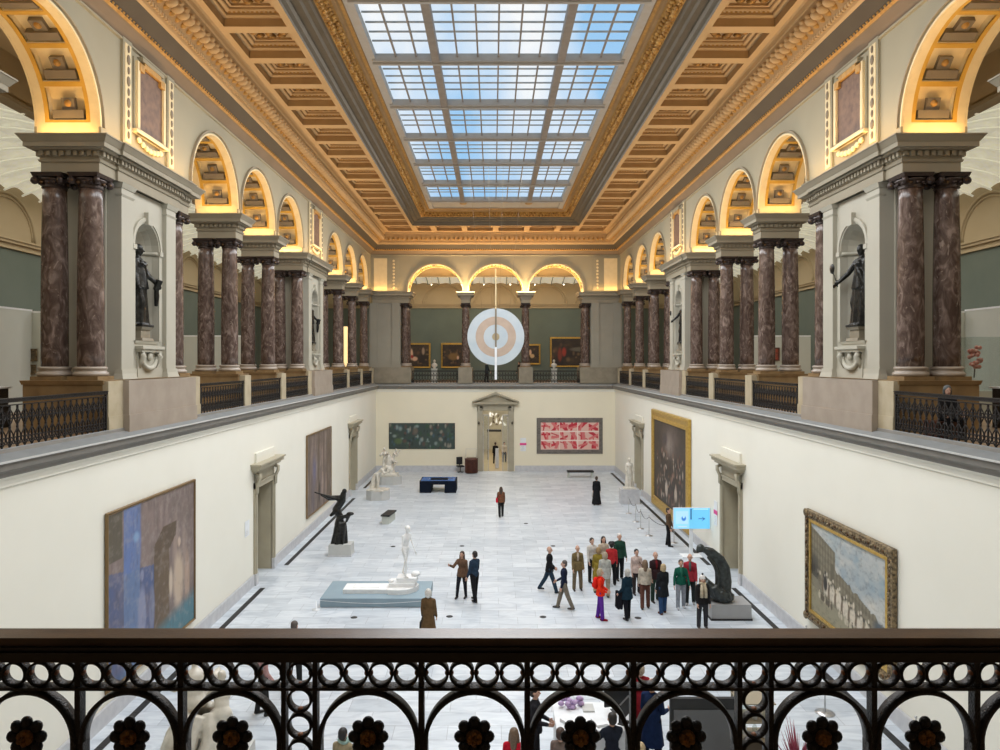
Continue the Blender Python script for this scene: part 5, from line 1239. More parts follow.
# B: bowed white marble nude
X, Yp = fl(376.5, 501); plinth(X, Yp+.55, 1.35, 1.1, .55, 'grey octagonal plinth under the bowing white marble figure', octo=True, base=False)
def bowing(b):
    J = skeleton(1.86, 50, ((10, 14, .05), (-4, 6, .05)), ((40, 5, 75), (60, 5, 60)), (25, 0)); body_prims(b, J, .03, None, bust=True); hairbun(b, J); hands(b, J)
    b.tube([tuple(J['pel']+Vector((.05, .16, 0))), (.05, .32, .5), (.0, .36, .05)], [.12, .16, .22], None, 10); b.frustum((-.5, -.55), (.45, .5), .02, 0, 0, .1, None)
    b.v = [(x, y, max(z_, .0)) for x, y, z_ in b.v]
statue(bowing, (X, Yp+.55, .55), math.radians(70), 'white marble nude bowing forward, second sculpture from the far left corner', M_PALE)
# C: white marble embracing group
X, Yp = fl(390, 485.5); X -= .17; plinth(X, Yp+.6, 1.70, 1.2, .55, 'grey octagonal plinth under the embracing marble group', octo=True, base=False)
def group_(b):
    J = skeleton(1.95, 10, ((15, 30, .04), (-5, 10, .04)), ((50, 20, 70), (70, 30, 60)), (15, 20)); o0 = len(b.v); body_prims(b, J, .02, None, bust=True); hairbun(b, J)
    b.v = [(x-.28, y, z_+.1) for x, y, z_ in b.v]; o1 = len(b.v)
    J = skeleton(1.9, 22, ((70, 110, .1), (10, 30, .1)), ((60, 10, 70), (80, 20, 60)), (30, -30)); body_prims(b, J, .03, None); hairbun(b, J)
    b.v = b.v[:o1]+[(-y*.9+.38, x*.9, z_+.12) for x, y, z_ in b.v[o1:]]
    for i in range(6): a = i*1.05; b.tube([(.0+.5*math.cos(a), .3*math.sin(a), .02), (.35*math.cos(a+.4), .25*math.sin(a+.4), .45), (.15*math.cos(a+.8), .12*math.sin(a+.8), .9)], [.2, .16, .1], None, 8)
    b.ball((.05, 0, .95), (.34, .28, .55), None, 12); b.ball((.0, .0, .4), (.5, .38, .4), None, 12)
    b.v = [(x*.80, y, z_) for x, y, z_ in b.v]
    b.frustum((-.65, -.42), (.65, .42), .02, 0, 0, .18, None)
statue(group_, (X-.05, Yp+.6, .55), 0, 'white marble group of two embracing figures in the far left corner', M_PALE, .026)
# D: plaster figure on steps on a blue-grey platform
X0, Yp = fl(320, 607.5); X1 = fl(428, 607.5)[0]; PW = X1-X0
r = empty('platform', ((X0+X1)/2, Yp+.95, 0), 0, 'low blue-grey display platform in the hall, left of the couple', 'platform')
m = MB(); m.box((-PW/2, -.95, .02), (PW/2, .95, .30), M_BLUEG); m.build('deck', r); m = MB(); m.tube([(-PW/2+PW*i/16, -.96, .24-.10*math.sin(PI*i/16)) for i in range(17)], .008, M_WHITE, 5); m.build('barrier_cord', r)
def steps(b):
    b.box((-1.55, -.45, 0), (.45, .25, .14), M_PLASTER); b.frustum((-1.2, -.25), (-.35, .1), .05, 0, .14, .17, M_PLASTER)
    vs = []; n = 16
    pts = [(.0, -.55), (.35, -.6), (.7, -.5), (.95, -.2), (1.0, .1), (.85, .35), (.4, .45), (.0, .4)]
    for z_ in (0, .16): vs += [(x, y, z_) for x, y in pts]
    b.add(vs, [tuple(range(8, 16)), tuple(reversed(range(8)))]+[(k, (k+1) % 8, 8+(k+1) % 8, 8+k) for k in range(8)], M_PLASTER)
    b.box((.0, -.30, .16), (.9, .32, .30), M_PLASTER); b.box((.25, -.25, .30), (.95, .32, .46), M_PLASTER); b.ball((.88, .1, .52), (.16, .16, .1), M_PLASTER, 10); b.ball((.05, -.1, .34), (.12, .12, .05), M_PLASTER, 8)
m = MB(); steps(m); m.build('plaster_stepped_base', None, ((X0+X1)/2+.40, Yp+.95, .30), None, 'white plaster slab and steps lying on the blue-grey platform', 'sculpture base', fixn=False)
def walker(b):
    J = skeleton(1.88, 6, ((18, 20, .03), (-12, 8, .03)), ((6, 8, 20), (14, 6, 14)), (18, 10)); body_prims(b, J, -.008, None); hairbun(b, J); hands(b, J)
    for h, kn, an in J['legs']: cap(b, an+Vector((0, .03, -.03)), .035, an+Vector((0, -.14, -.045)), .025, None)
statue(walker, ((X0+X1)/2+.94, Yp+.95, .76), math.radians(50), 'slender white plaster nude standing on the plaster steps', M_PLASTER, .016)
# E: right white draped woman
X, Yp = fl(630.5, 504.5); plinth(X, Yp+.38, 1.08, .76, .85, 'grey square plinth under the white draped statue by the far right door', M_BASEB, base=False)
def draped(b):
    J = skeleton(1.85, 0, ((10, 14, .03), (-2, 0, .03)), ((20, 8, 60), (6, 12, 10)), (5, 0)); body_prims(b, J, .01, None, bust=True); hairbun(b, J); hands(b, J)
    skirt(b, J['chest']+Vector((0, 0, -.02)), (0, 0, .02), .15, .27, None, 9, .12); b.box((-.35, -.3, 0), (.35, .3, .08), None)
statue(draped, (X, Yp+.38, .85), 0, 'white marble draped woman standing near the far right door', M_PALE, .026)
# F: right hooded bronze bending over a heap
X0, Yp = fl(711, 621); X1 = fl(753, 621)[0]; PX = (X0+X1)/2
plinth(PX, Yp+.48, X1-X0-.05, .9, .50, 'low dark grey plinth under the stooping bronze by the right wall', M_PLINTHG, base='black')
def stoop(b):
    z0 = .45; T = lambda pts, rr, n=16: b.tube([(x, y, z_-z0) for x, y, z_ in pts], rr, None, n)
    T([(-.14, 0, .62), (-.14, 0, 1.0), (-.16, 0, 1.4), (-.27, 0, 1.70), (-.48, 0, 1.94), (-.68, 0, 2.06)], [.22, .24, .23, .20, .155, .10])
    for y in (-.14, .14): T([(-.0, y, .6), (.03, y, 1.1), (-.03, y, 1.55), (-.2, y, 1.85), (-.45, y*.8, 2.05), (-.68, y*.5, 2.13)], [.07, .08, .08, .08, .07, .05], 8)
    T([(-.34, -.16, .9), (-.36, -.2, 1.35), (-.46, -.18, 1.62), (-.66, -.1, 1.9)], [.05, .06, .06, .05], 8)
    b.ball((-.86, -.01, 2.14-z0), (.14, .13, .14), None, 12); cap(b, (-.62, 0, 2.04-z0), .12, (-.84, 0, 2.13-z0), .09, None); b.ball((-.95, -.03, 2.07-z0), (.07, .08, .08), None, 8)
    for i, (x, zz, y) in enumerate(((-.80, 1.18, .05), (-.74, 1.10, -.15), (-.62, 1.02, .2), (-.5, .98, -.28), (-.3, .86, -.34), (-.1, .80, -.3), (.1, .74, -.15))):
        T([(x, y, zz), (x*.7-.04, y*1.0, zz*.72+.08), (x*.45-.05, y*.8, .56)], [.11, .17, .16], 7)
    T([(-.80, 0, 1.12), (-.62, 0, .86), (-.4, 0, .68), (-.1, 0, .62), (.14, 0, .70)], [.14, .22, .24, .2, .12], 10)
    T([(-.6, -.2, .95), (-.35, -.3, .72), (-.05, -.3, .55)], [.07, .09, .09], 8)
statue(stoop, (PX, Yp+.48, .50), 0, 'black bronze hooded figure stooping over a heap of cloth by right wall', M_BRONZE2, .024, sm=1)
# G: large marble group below the foreground railing
plinth(-5.55, 13.1, 1.5, 1.5, .9, 'pale plinth under the big marble group seen through the railing', base=False)
def big(b):
    J = skeleton(1.9, 18, ((80, 95, .1), (45, 60, .15)), ((50, 30, 40), (20, 35, 50)), (20, 25)); body_prims(b, J, .03, None); hairbun(b, J); hands(b, J); b.v = [(x+.12, y, z_+.25) for x, y, z_ in b.v]; o1 = len(b.v)
    J = skeleton(1.8, 25, ((60, 80, .1), (60, 90, .15)), ((60, 20, 60), (40, 25, 40)), (20, -25)); body_prims(b, J, .03, None, bust=True); hairbun(b, J); b.v = b.v[:o1]+[(x*.9-.35, y*.9+.25, z_*.95+.25) for x, y, z_ in b.v[o1:]]
    for i in range(8): a = i*.8; b.tube([(.6*math.cos(a), .5*math.sin(a), .05), (.5*math.cos(a+.3), .42*math.sin(a+.3), .5), (.25*math.cos(a+.6), .25*math.sin(a+.6), .95)], [.2, .17, .12], None, 8)
    b.frustum((-.68, -.6), (.68, .6), .02, 0, 0, .3, None)
statue(big, (-5.55, 13.1, .9), math.radians(200), 'large white marble group on the hall floor, seen through the foreground railing', M_PALE)
# small white busts on the far end gallery
for px, nm in ((434.5, 'left'), (554, 'right')):
    x = (px-493.2)*56/F+XC; r = empty('marble_bust', (x, 56, ZG), 0, 'small white marble bust on a white pedestal, %s side of the far gallery' % nm, 'bust')
    m = MB(); m.frustum((-.24, -.22), (.24, .22), .03, .0, 0, .08, M_PART); m.frustum((-.22, -.2), (.22, .2), 0, 0, .08, 1.05, M_PART); m.frustum((-.25, -.23), (.25, .23), 0, 0, 1.05, 1.1, M_PART); m.build('pedestal', r)
    b = MB(); b.ball((0, 0, 1.36), (.24, .13, .18), None); cap(b, (0, 0, 1.4), .07, (0, -.02, 1.58), .06, None); b.ball((0, -.02, 1.68), (.095, .11, .13), None); b.ball((0, -.13, 1.67), (.02, .02, .03), None); cap(b, (0, 0, 1.1), .09, (0, 0, 1.25), .12, None)
    finish('bust', remesh(b, .02, 2), [M_PALE], r)

# ================================================================== FURNITURE
X, Yp = fl(386.5, 525); r = empty('bench', (X, Yp+.75, 0), math.radians(-8), 'small pale bench with black seat, in the left half of the hall', 'bench')
m = MB(); m.box((-.23, -.66, .40), (.23, .66, .47), M_BLACK); m.build('seat', r); m = MB(); m.box((-.18, -.60, .0), (.18, .60, .40), M_PART); m.build('base', r)
X0, Yp = fl(567.5, 478); X1 = fl(594, 478)[0]; r = empty('bench', ((X0+X1)/2, Yp+.3, 0), 0, 'long low black bench in front of the far end wall', 'bench'); W = X1-X0
m = MB(); m.box((-W/2, -.28, .38), (W/2, .28, .48), M_BLACK); m.build('seat', r)
for t in (-1, 1): m = MB(); m.box((t*(W/2-.1)-.06, -.22, 0), (t*(W/2-.1)+.06, .22, .38), M_PART); m.build('leg', r)
X0, Yp = fl(419.5, 493); X1 = fl(456, 493)[0]; W = X1-X0; r = empty('display_table', ((X0+X1)/2, Yp+.85, 0), 0, 'dark blue display table with bright blue top, left of the hall centre', 'table')
m = MB(); m.box((-W/2, -.85, .52), (W/2, .85, .74), M_DARKBLUE); m.build('table_body', r); m = MB(); m.box((-W/2+.08, -.77, .74), (W/2-.08, .77, .755), M_BLUETOP); m.box((-.5, -.5, .755), (.6, .5, .758), M_DARKBLUE); m.build('table_top', r)
for t in (-1, 1): m = MB(); a, b = sorted((t*W/2, t*(W/2-.72))); m.box((a, -.85, 0), (b, .85, .52), M_DARKBLUE); m.build('leg', r)
X, Yp = fl(469.8, 474); r = empty('reception_lectern', (X, Yp+.45, 0), 0, 'red-brown rounded wooden lectern beside the end door', 'lectern')
m = MB(); m.lathe([(.46, .04), (.46, 1.0), (.50, 1.02), (.50, 1.08)], (.1, 0, 0), M_WOODR, 24); 
for k in range(24): a = 2*PI*k/24; m.box((.1+.465*math.cos(a)-.01, .465*math.sin(a)-.01, .05), (.1+.465*math.cos(a)+.01, .465*math.sin(a)+.01, 1.0), M_WOODR)
m.build('body', r); m = MB(); m.box((-.25, -.3, 1.08), (.45, .3, 1.12), M_WOODR); m.build('top', r)
m = MB(); m.tube([(-.3, -.1, 1.1), (-.3, -.1, 1.8), (.48, -.1, 1.8), (.48, -.1, 1.1)], .015, M_STEEL, 6); m.build('sign_frame', r)
r = empty('office_chair', (X-.72, Yp+.55, 0), math.radians(20), 'black office chair behind the wooden lectern', 'chair')
m = MB(); m.frustum((-.24, -.24), (.24, .24), 0, .0, .45, .54, M_BLACK); m.build('seat', r); m = MB(); m.frustum((-.23, .2), (.23, .27), 0, .0, .6, 1.15, M_BLACK); m.box((-.03, .2, .45), (.03, .25, .65), M_BLACK); m.build('backrest', r)
m = MB(); m.tube([(0, 0, .07), (0, 0, .46)], .03, M_BLACK, 8)
for k in range(5): a = 2*PI*k/5; m.tube([(0, 0, .09), (.27*math.cos(a), .27*math.sin(a), .05)], .02, M_BLACK, 6)
m.build('base', r)
# digital sign
X, Yp = fl(691, 556); Xs = X; r = empty('digital_sign', (X, Yp, 0), 0, 'light blue lit screen with an arrow on a white pole', 'sign')
m = MB(); m.box((-.07, -.05, .03), (.07, .05, 1.35), M_WHITE); m.build('pole', r); m = MB(); m.box((-.42, -.30, 0), (.42, .30, .03), M_WHITE); m.build('base_plate', r)
SW, SH, sz = 1.56, .90, 1.17; m = MB(); m.box((-SW/2, -.11, sz), (SW/2, -.05, sz+SH), M_WHITE); m.build('screen_housing', r)
c = Cv(160, 92, (112, 196, 236)); c.rect(0, .44, 0, 1, (146, 210, 240)); c.rect(.06, .40, .22, .85, (176, 222, 248)); c.blob(.28, .5, .08, .16, (46, 120, 200), .4); c.blob(.28, .60, .04, .12, (176, 222, 248), .4); c.rect(.46, .50, .45, .97, (40, 100, 150)); c.rect(.12, .36, .08, .12, (210, 240, 255)); c.rect(.55, .95, .93, .97, (190, 236, 255))
c.mix(((np.abs(c.v-.48) < .018) & (c.u > .68) & (c.u < .86))*1., (20, 90, 150)); c.mix(((np.abs(np.abs(c.v-.48)*.9-(.86-c.u)) < .016) & (c.u > .79) & (c.u < .87))*1., (20, 90, 150))
o = canvas(c, 'screen', SW-.03, SH-.03, r, M_SCREEN); o.location = (0, -.112, sz+.015)
# stanchions and cords
def stanchion(x, y, label, h=.95, br=.17, nxt=None):
    r = empty('rope_stanchion', (x, y, 0), 0, label, 'stanchion', 'steel stanchions in the hall'); m = MB(); m.lathe([(br, 0), (br, .012), (.03, .03)], (0, 0, 0), M_STEEL, 20); m.build('base', r)
    m = MB(); m.tube([(0, 0, .02), (0, 0, h)], .016, M_STEEL, 8); m.ball((0, 0, h), .028, M_STEEL, 8); m.build('post', r)
    if nxt: m = MB(); m.tube([(nxt[0]*t, nxt[1]*t, h-.06-.9*t*(1-t)) for t in [i/10 for i in range(11)]], .012, M_IRON, 5); m.build('cord', r)
st = [fl(628.7, 513.5), fl(635.7, 521.6), fl(640.6, 528.7), fl(649, 535.7), fl(674, 543)]
nm = ['farthest', 'second farthest', 'third farthest', 'nearest but one', 'nearest']
for i, p in enumerate(st): n_ = (st[i+1][0]-p[0], st[i+1][1]-p[1]) if i < 4 else None; stanchion(p[0], p[1], 'slim steel rope stanchion before the gold framed painting, %s of the row' % nm[i], nxt=n_)
p = fl(825, 713); stanchion(p[0], p[1], 'steel stanchion standing alone near the right wall, seen through the railing', br=.22)
p = (8.45, 19.6); stanchion(p[0], p[1], 'slim steel stanchion close to the near right painting', br=.12)
p = (8.5, 14.6); stanchion(p[0], p[1], 'slim steel stanchion at the lower right, seen through the railing', br=.12)
p = fl(316, 610); r = empty('low_barrier_post', (p[0], p[1], 0), 0, 'low white barrier foot beside the left corner of the platform', 'post'); m = MB(); m.lathe([(.14, 0), (.14, .02), (.03, .04), (.02, .3)], (0, 0, 0), M_WHITE, 16); m.build('foot', r)
# small black floor outlets
for px, py, t in ((553, 546, 'behind the walking men'), (354, 617.5, 'in front of the blue-grey platform'), (449.5, 616.5, 'beside the person in the brown coat'), (543, 617, 'in front of the man in khaki trousers'), (638, 618, 'between the visitors and the handrail'), (462, 546, 'just behind the couple'), (393, 546.5, 'between the small bench and the plaster nude'), (526, 523.5, 'near the woman with the red bag')):
    x, y = fl(px, py); m = MB(); m.lathe([(.11, .001), (.11, .006), (.09, .008)], (0, 0, 0), M_BLACK, 14); m.build('floor_outlet', None, (x, y, 0), None, 'small round black floor outlet %s' % t, 'floor outlet', 'round floor outlets')

# ================================================================== GALLERY FURNISHING
def partition(x0, x1, y0, y1, label, h=3.35):
    m = MB(); m.box((x0, y0, ZG), (x1, y1, ZG+h), M_PART); m.box((x0-.01, y0-.01, ZG+h-.06), (x1+.01, y1+.01, ZG+h), M_WHITE)
    return m.build('partition_panel', None, None, None, label, 'partition')
for s in (-1, 1):
    side = 'left' if s < 0 else 'right'; a = lambda p, q: (min(s*p, s*q), max(s*p, s*q))
    x0, x1 = a(15.1, 19.3); partition(x0, x1, 24.0, 24.15, 'pale exhibition partition facing the camera in the %s gallery' % side)
    x0, x1 = a(15.75, 15.87); partition(x0, x1, 19.5, 24.0, 'pale partition edge-on in the %s gallery, nearest the balcony' % side, 3.4)
    x0, x1 = a(16.5, 19.3); partition(x0, x1, 36.0, 36.15, 'low pale partition deep in the %s gallery' % side, 3.2)
    x0, x1 = a(17.0, 19.3); partition(x0, x1, 47.0, 47.15, 'farthest pale partition in the %s gallery' % side, 3.0)
def small_pic(x, y, zc_, w, h, rz, label, seed, fm=M_FRAMED, col=(90, 80, 60)):
    c = Cv(24, 20, col); c.mix(fbm(c.u, c.v, 5, seed)*1.4-.5, (50, 44, 36)); c.mix(fbm(c.u, c.v, 7, seed+9)*1.2-.6, (150, 130, 100)); framed(c, w, h, (x, y, zc_), rz, label, .07, .05, fm)
yq = 23.97; X_ = lambda px: (px-493.2)*yq/F+XC; Z_ = lambda py: E-(py-361.5)*yq/F
small_pic(X_(29.5), yq, Z_(359), .40, .28, 0, 'small framed landscape on the pale partition, left gallery', 101)
small_pic(X_(29.5), yq, Z_(372.5), .32, .20, 0, 'smaller framed picture hanging under the small landscape, left gallery', 102)
small_pic(12.6, 30.5, Z_(360)+0.0, .45, .50, 0, 'small red framed picture between the right gallery columns', 103, M_WOODR, (150, 60, 40))
for o in [q for q in bpy.data.objects if q.get('label') == 'small red framed picture between the right gallery columns']: o.location = (13.2, 34.0-.03, E+.1)
partition(12.2, 15.0, 34.0, 34.15, 'pale partition with a red picture behind the right gallery columns', 2.9)
partition(-15.4, -11.9, 34.0, 34.15, 'pale partition seen between the left gallery columns', 2.9)
# glass case with a coral-like red specimen in the right gallery
r = empty('glass_showcase', (14.9, 22.0, ZG), 0, 'tall glass showcase in the right gallery', 'showcase'); m = MB(); m.box((-.55, -.4, 0), (.55, .4, .75), M_PART); m.build('plinth', r)
m = MB(); m.box((-.54, -.39, .75), (.54, .39, 2.4), M_CASE); m.build('glass_hood', r)
M_RED = mat('coral_red', (.50, .10, .06), .6, 0, (.62, .38, .32), 20)
def coral(loc, label, k=1.0):
    m = MB(); rr = random.Random(5); m.tube([(0, 0, 0), (.02, 0, .25*k)], .02, M_COVE, 6)
    for i in range(26): a = rr.random()*2*PI; q = rr.random(); m.ball((.16*k*math.cos(a)*q, .1*k*math.sin(a), .25*k+.5*k*rr.random()), (.06*k, .05*k, .05*k), M_RED, 6)
    m.build('coral_specimen', None, loc, None, label, 'specimen')
coral((14.7, 22.0, ZG+1.15), 'red and white branching specimen inside the glass showcase', 1.3); coral((13.55, 21.6, ZG+.0), 'small red branching object low beside the right gallery column', 1.0)
for s, t in ((-1, 'left'), (1, 'right')):
    r = empty('display_desk', (s*13.0, 17.6, ZG), 0, 'dark display desk with a white lit top behind the %s near railing' % t, 'desk'); m = MB(); m.box((-.7, -.3, .98), (.7, .3, 1.02), M_WHITE); m.build('top', r)
    for q in (-1, 1): m = MB(); m.box((q*.6-.05, -.25, 0), (q*.6+.05, .25, .98), M_IRON); m.build('leg', r)
# track spotlights in the galleries
def spot(x, y, zz, label, pw=14):
    r = empty('spotlight', (x, y, zz), 0, label, 'spotlight', 'small ceiling spotlights of the galleries'); m = MB(); m.tube([(0, 0, .02), (0, 0, .70)], .02, M_WHITE, 6); m.build('stem', r)
    m = MB(); m.tube([(0, 0, 0), (0, -.05, -.12)], .06, M_WHITE, 10); m.build('head', r)
    m = MB(); m.ball((0, -.055, -.13), (.05, .05, .02), mat('lamp_face', (1, .92, .75), emit=12), 8); m.build('bulb', r)
for i, x in enumerate((-7.9, -5.5, -2.9, -1.0, 1.3, 3.4, 5.9, 7.6)): spot(x, 61.4, ZLY-.15, 'tiny bright spotlight over the far gallery, number %s from the left' % ['one', 'two', 'three', 'four', 'five', 'six', 'seven', 'eight'][i])
# bright lamp column in the far left arcade
m = MB(); m.box((-.15, -.15, .3), (.15, .15, 4.2), mat('lit_panel', (1, .72, .34), emit=.9)); m.box((-.2, -.2, 0), (.2, .2, .3), M_WOODR); m.build('glowing_panel', None, (-11.0, 52.0, ZG), None, 'tall glowing yellow panel behind the far left columns', 'light')

# ================================================================== RECEPTION AREA BELOW THE BALCONY
r = empty('reception_desk', (1.95, 14.6, 0), 0, 'white reception desk below the balcony, seen through the railing', 'desk')
m = MB(); m.box((-.85, -.6, 0), (.75, .5, .95), M_WHITE); m.build('cabinet', r); m = MB(); m.box((-.88, -.63, .95), (.78, .53, 1.0), M_WHITE); m.build('counter', r)
def monitor(x, y, rz, label, w=.6, h=.38):
    r = empty('monitor', (x, y, 1.0), rz, label, 'monitor'); m = MB(); m.box((-w/2, -.02, .12), (w/2, .02, .12+h), M_BLACK); m.build('screen', r); m = MB(); m.box((-.03, .02, 0), (.03, .06, .3), M_BLACK); m.box((-.12, -.08, 0), (.12, .1, .015), M_BLACK); m.build('stand', r)
monitor(2.40, 14.75, .3, 'black computer monitor on the white reception desk'); monitor(2.45, 14.25, 1.0, 'second dark monitor at the right end of the reception desk', .5, .34)
m = MB(); rr = random.Random(2)
for i in range(16): m.ball((rr.uniform(-.22, .22), rr.uniform(-.12, .12), rr.uniform(.04, .2)), (.07, .06, .05), mat('purple_tissue', (.50, .36, .60), .8), 6)
m.build('purple_bouquet', None, (1.45, 14.9, 1.0), None, 'purple wrapped bundle lying on the reception desk', 'bundle')
for i, (x, y) in enumerate(((1.8, 14.85), (1.95, 14.25), (1.35, 14.25))):
    m = MB(); m.box((-.12, -.16, 0), (.12, .16, .03+.02*i), M_WHITE if i else M_PLINTH); m.build('leaflet_stack', None, (x, y, 1.0), (0, 0, .3*i), 'pile of white leaflets on the reception desk, %s' % ['beside the bundle', 'in the middle', 'at the left front'][i], 'leaflets')
r = empty('display_stand', (3.62, 12.8, 0), 0, 'dark grey free-standing information panel below the balcony', 'panel')
m = MB(); m.box((-.62, -.04, .25), (.62, .04, 2.2), M_BLACK); m.build('frame', r); m = MB(); m.box((-.56, -.06, .35), (.56, -.04, 2.0), mat('grey_panel_face', (.10, .10, .105), .4)); m.build('panel', r)
for t in (-1, 1): m = MB(); m.box((t*.5-.04, -.3, 0), (t*.5+.04, .3, .05), M_BLACK); m.box((t*.5-.03, -.03, .05), (t*.5+.03, .03, .26), M_BLACK); m.build('foot', r)
r = empty('brochure_rack', (4.75, 13.5, 0), 0, 'dark rack with pale bottles right of the grey panel', 'rack'); m = MB(); m.box((-.32, -.25, 0), (.32, .25, 1.15), M_COVE); m.build('cabinet', r)
for z_ in (1.15, 1.5, 1.85): m = MB(); m.box((-.34, -.26, z_), (.34, .26, z_+.02), M_STONE); m.build('shelf', r)
for t in (-1, 1): m = MB(); m.box((t*.32-.015, .22, 1.1), (t*.32+.015, .25, 2.0), M_STONE); m.build('upright', r)
for i in range(6):
    m = MB(); m.lathe([(.045, 0), (.05, .12), (.045, .2), (.015, .25), (.015, .3)], (0, 0, 0), M_CASE if i % 2 else M_WHITE, 10); m.build('bottle', None, (4.55+.2*(i % 3), 13.4, 1.17 if i < 3 else 1.52), None, 'pale bottle on the %s shelf of the dark rack, %s' % ('lower' if i < 3 else 'upper', ['left', 'middle', 'right'][i % 3]), 'bottle')
M_GRASS = mat('crimson_leaves', (.22, .02, .05), .6)
for i, (x, y) in enumerate(((5.35, 12.9),)):
    r = empty('potted_plant', (x, y, 0), 0, 'crimson spiky plant in a dark pot right of the grey panel', 'plant'); m = MB(); m.lathe([(.14, 0), (.2, .4), (.21, .42)], (0, 0, 0), M_BLACK, 16); m.build('pot', r)
    m = MB(); rr = random.Random(i)
    for k in range(60): a = rr.random()*2*PI; l = .75+.45*rr.random(); t = .1+.3*rr.random(); m.tube([(.05*math.cos(a), .05*math.sin(a), .4), (t*.5*math.cos(a), t*.5*math.sin(a), .4+l*.6), (t*1.3*math.cos(a), t*1.3*math.sin(a), .4+l)], [.012, .016, .002], M_GRASS, 4)
    m.build('leaves', r)
m = MB(); m.box((-.5, -.35, 0), (.5, .35, .75), M_COVE); m.box((-.52, -.37, .75), (.52, .37, .78), M_STONE); m.build('side_table', None, (4.55, 12.1, 0), (0, 0, .5), 'low brown table with papers below the balcony', 'table')

# ================================================================== PEOPLE
def P_(px, py): return fl(px, py)
person('woman with long dark hair walking away, brown jacket and red bag, hall centre', P_(501, 517), 185, 1.66, hairstyle='long', top=(.17, .075, .04), coat=.08, bottom=(.02, .02, .02), bag=(.55, .02, .04), legs=((10, 3, .02), (-12, 12, .02)))
person('woman in long black dress standing right of the hall centre', P_(596.5, 505), 170, 1.70, hairstyle='short', top=(.015, .015, .017), bottom=(.015, .015, .017), dress=True, bag=(.5, .48, .45), bagkind='handbag')
person('young woman with long hair in brown top raising a hand', P_(462, 598), -20, 1.68, hair=(.06, .03, .02), hairstyle='long', top=(.14, .08, .05), coat=.12, bottom=(.02, .02, .025), arms=((42, 22, 75), (5, 8, 15)), legs=((6, 0, .12), (-4, 2, .06)), bare_legs=True, skin=M_SKIN)
person('man in navy shirt and black trousers standing beside the young woman', P_(474.5, 601), 222, 1.78, top=(.025, .045, .075), bottom=(.012, .012, .014), hair=(.02, .012, .01), legs=((8, 2, .04), (-10, 5, .04)))
p = P_(428.5, 646); person('person with white hair seen from behind in a long brown coat with black handbag', p, 175, 1.72, hair=(.72, .70, .66), hairstyle='bob', top=(.13, .078, .036), coat=.5, bottom=(.03, .03, .03), bag=(.02, .02, .02), bagkind='handbag')
person('bald man in black jacket striding right with papers', P_(549.5, 592), 80, 1.72, hairstyle='bald', hair=(.5, .45, .4), top=(.014, .014, .018), coat=.12, bottom=(.025, .045, .07), legs=((20, 4, .02), (-22, 10, .02)), arms=((-2, 6, 55), (-4, 6, 58)), inward=(.5, .5))
person('man in navy sweater and khaki trousers with a hand out, facing left', P_(564, 609), 262, 1.70, hair=(.10, .08, .07), top=(.014, .02, .045), bottom=(.19, .165, .13), legs=((16, 2, .03), (-18, 6, .03)), arms=((4, 8, 55), (4, 6, 10)))
person('bald man in olive brown suit facing the camera', P_(577.5, 590), 5, 1.66, hairstyle='bald', hair=(.4, .35, .3), top=(.165, .12, .055), coat=.14, bottom=(.17, .13, .085), inner=(.5, .42, .34), wide=1.12, legs=((2, 0, .09), (-2, 0, .09)))
person('man in white shirt and dark trousers at the back left of the group', P_(592, 582), 20, 1.70, top=(.60, .57, .53), bottom=(.02, .02, .022))
person('woman in long mustard coat at the left of the group', P_(598.5, 592), 170, 1.66, hair=(.34, .22, .10), hairstyle='bob', top=(.27, .20, .035), coat=.42, bottom=(.45, .33, .20))
person('woman in beige top with dark hair at the back of the group', P_(603.5, 579.5), 10, 1.68, hair=(.03, .018, .014), hairstyle='long', top=(.48, .40, .31), coat=.15, bottom=(.30, .25, .2), skin=M_SKIN)
person('woman with curly black hair in a red top seen from behind', P_(611.5, 585.5), 175, 1.66, hair=(.012, .01, .01), hairstyle='curly', top=(.50, .035, .04), bottom=(.015, .015, .018))
person('man in dark green jacket with white face covering and pale hair', P_(619.5, 579.5), 5, 1.80, hair=(.70, .68, .66), top=(.02, .06, .042), coat=.1, bottom=(.015, .017, .02), hairstyle='short', scarf=None)
person('woman in pale grey patterned jacket facing away', P_(605, 598), 175, 1.66, hair=(.42, .34, .25), hairstyle='bob', top=(.46, .46, .42), coat=.18, bottom=(.40, .33, .24))
person('woman in bright red jacket and purple trousers, nearest of the group', P_(600.5, 619.5), 75, 1.68, hair=(.40, .32, .20), hairstyle='bob', top=(.80, .035, .012), coat=.1, bottom=(.11, .03, .28), shoes=cloth((.28, .015, .025), 'red_shoes'), backpack=(.72, .02, .012), arms=((0, 8, 62), (0, 8, 66)), inward=(.5, .5))
person('grey haired person in dark teal jacket carrying a black coat', P_(627, 619), 215, 1.66, hair=(.52, .50, .46), hairstyle='bob', top=(.010, .028, .045), coat=.22, bottom=(.010, .010, .013), carry=(.010, .010, .013), arms=((0, 8, 45), (0, 10, 40)), wide=1.1)
person('woman in cream sweater and brown trousers with long brown hair', P_(645, 608.5), 175, 1.68, hair=(.20, .13, .08), hairstyle='long', top=(.55, .49, .40), coat=.05, bottom=(.125, .055, .04))
person('woman in pale pink top and dark skirt with black hair', P_(636.5, 594), 5, 1.64, hair=(.015, .01, .01), hairstyle='short', top=(.58, .45, .40), bottom=(.04, .03, .03), coat=.1, bag=(.05, .03, .03))
person('bald man in dark jacket over maroon shirt', P_(655.5, 601.5), 10, 1.76, hairstyle='bald', hair=(.45, .3, .25), top=(.035, .018, .02), coat=.12, bottom=(.03, .055, .04), inner=(.16, .015, .02), wide=1.08)
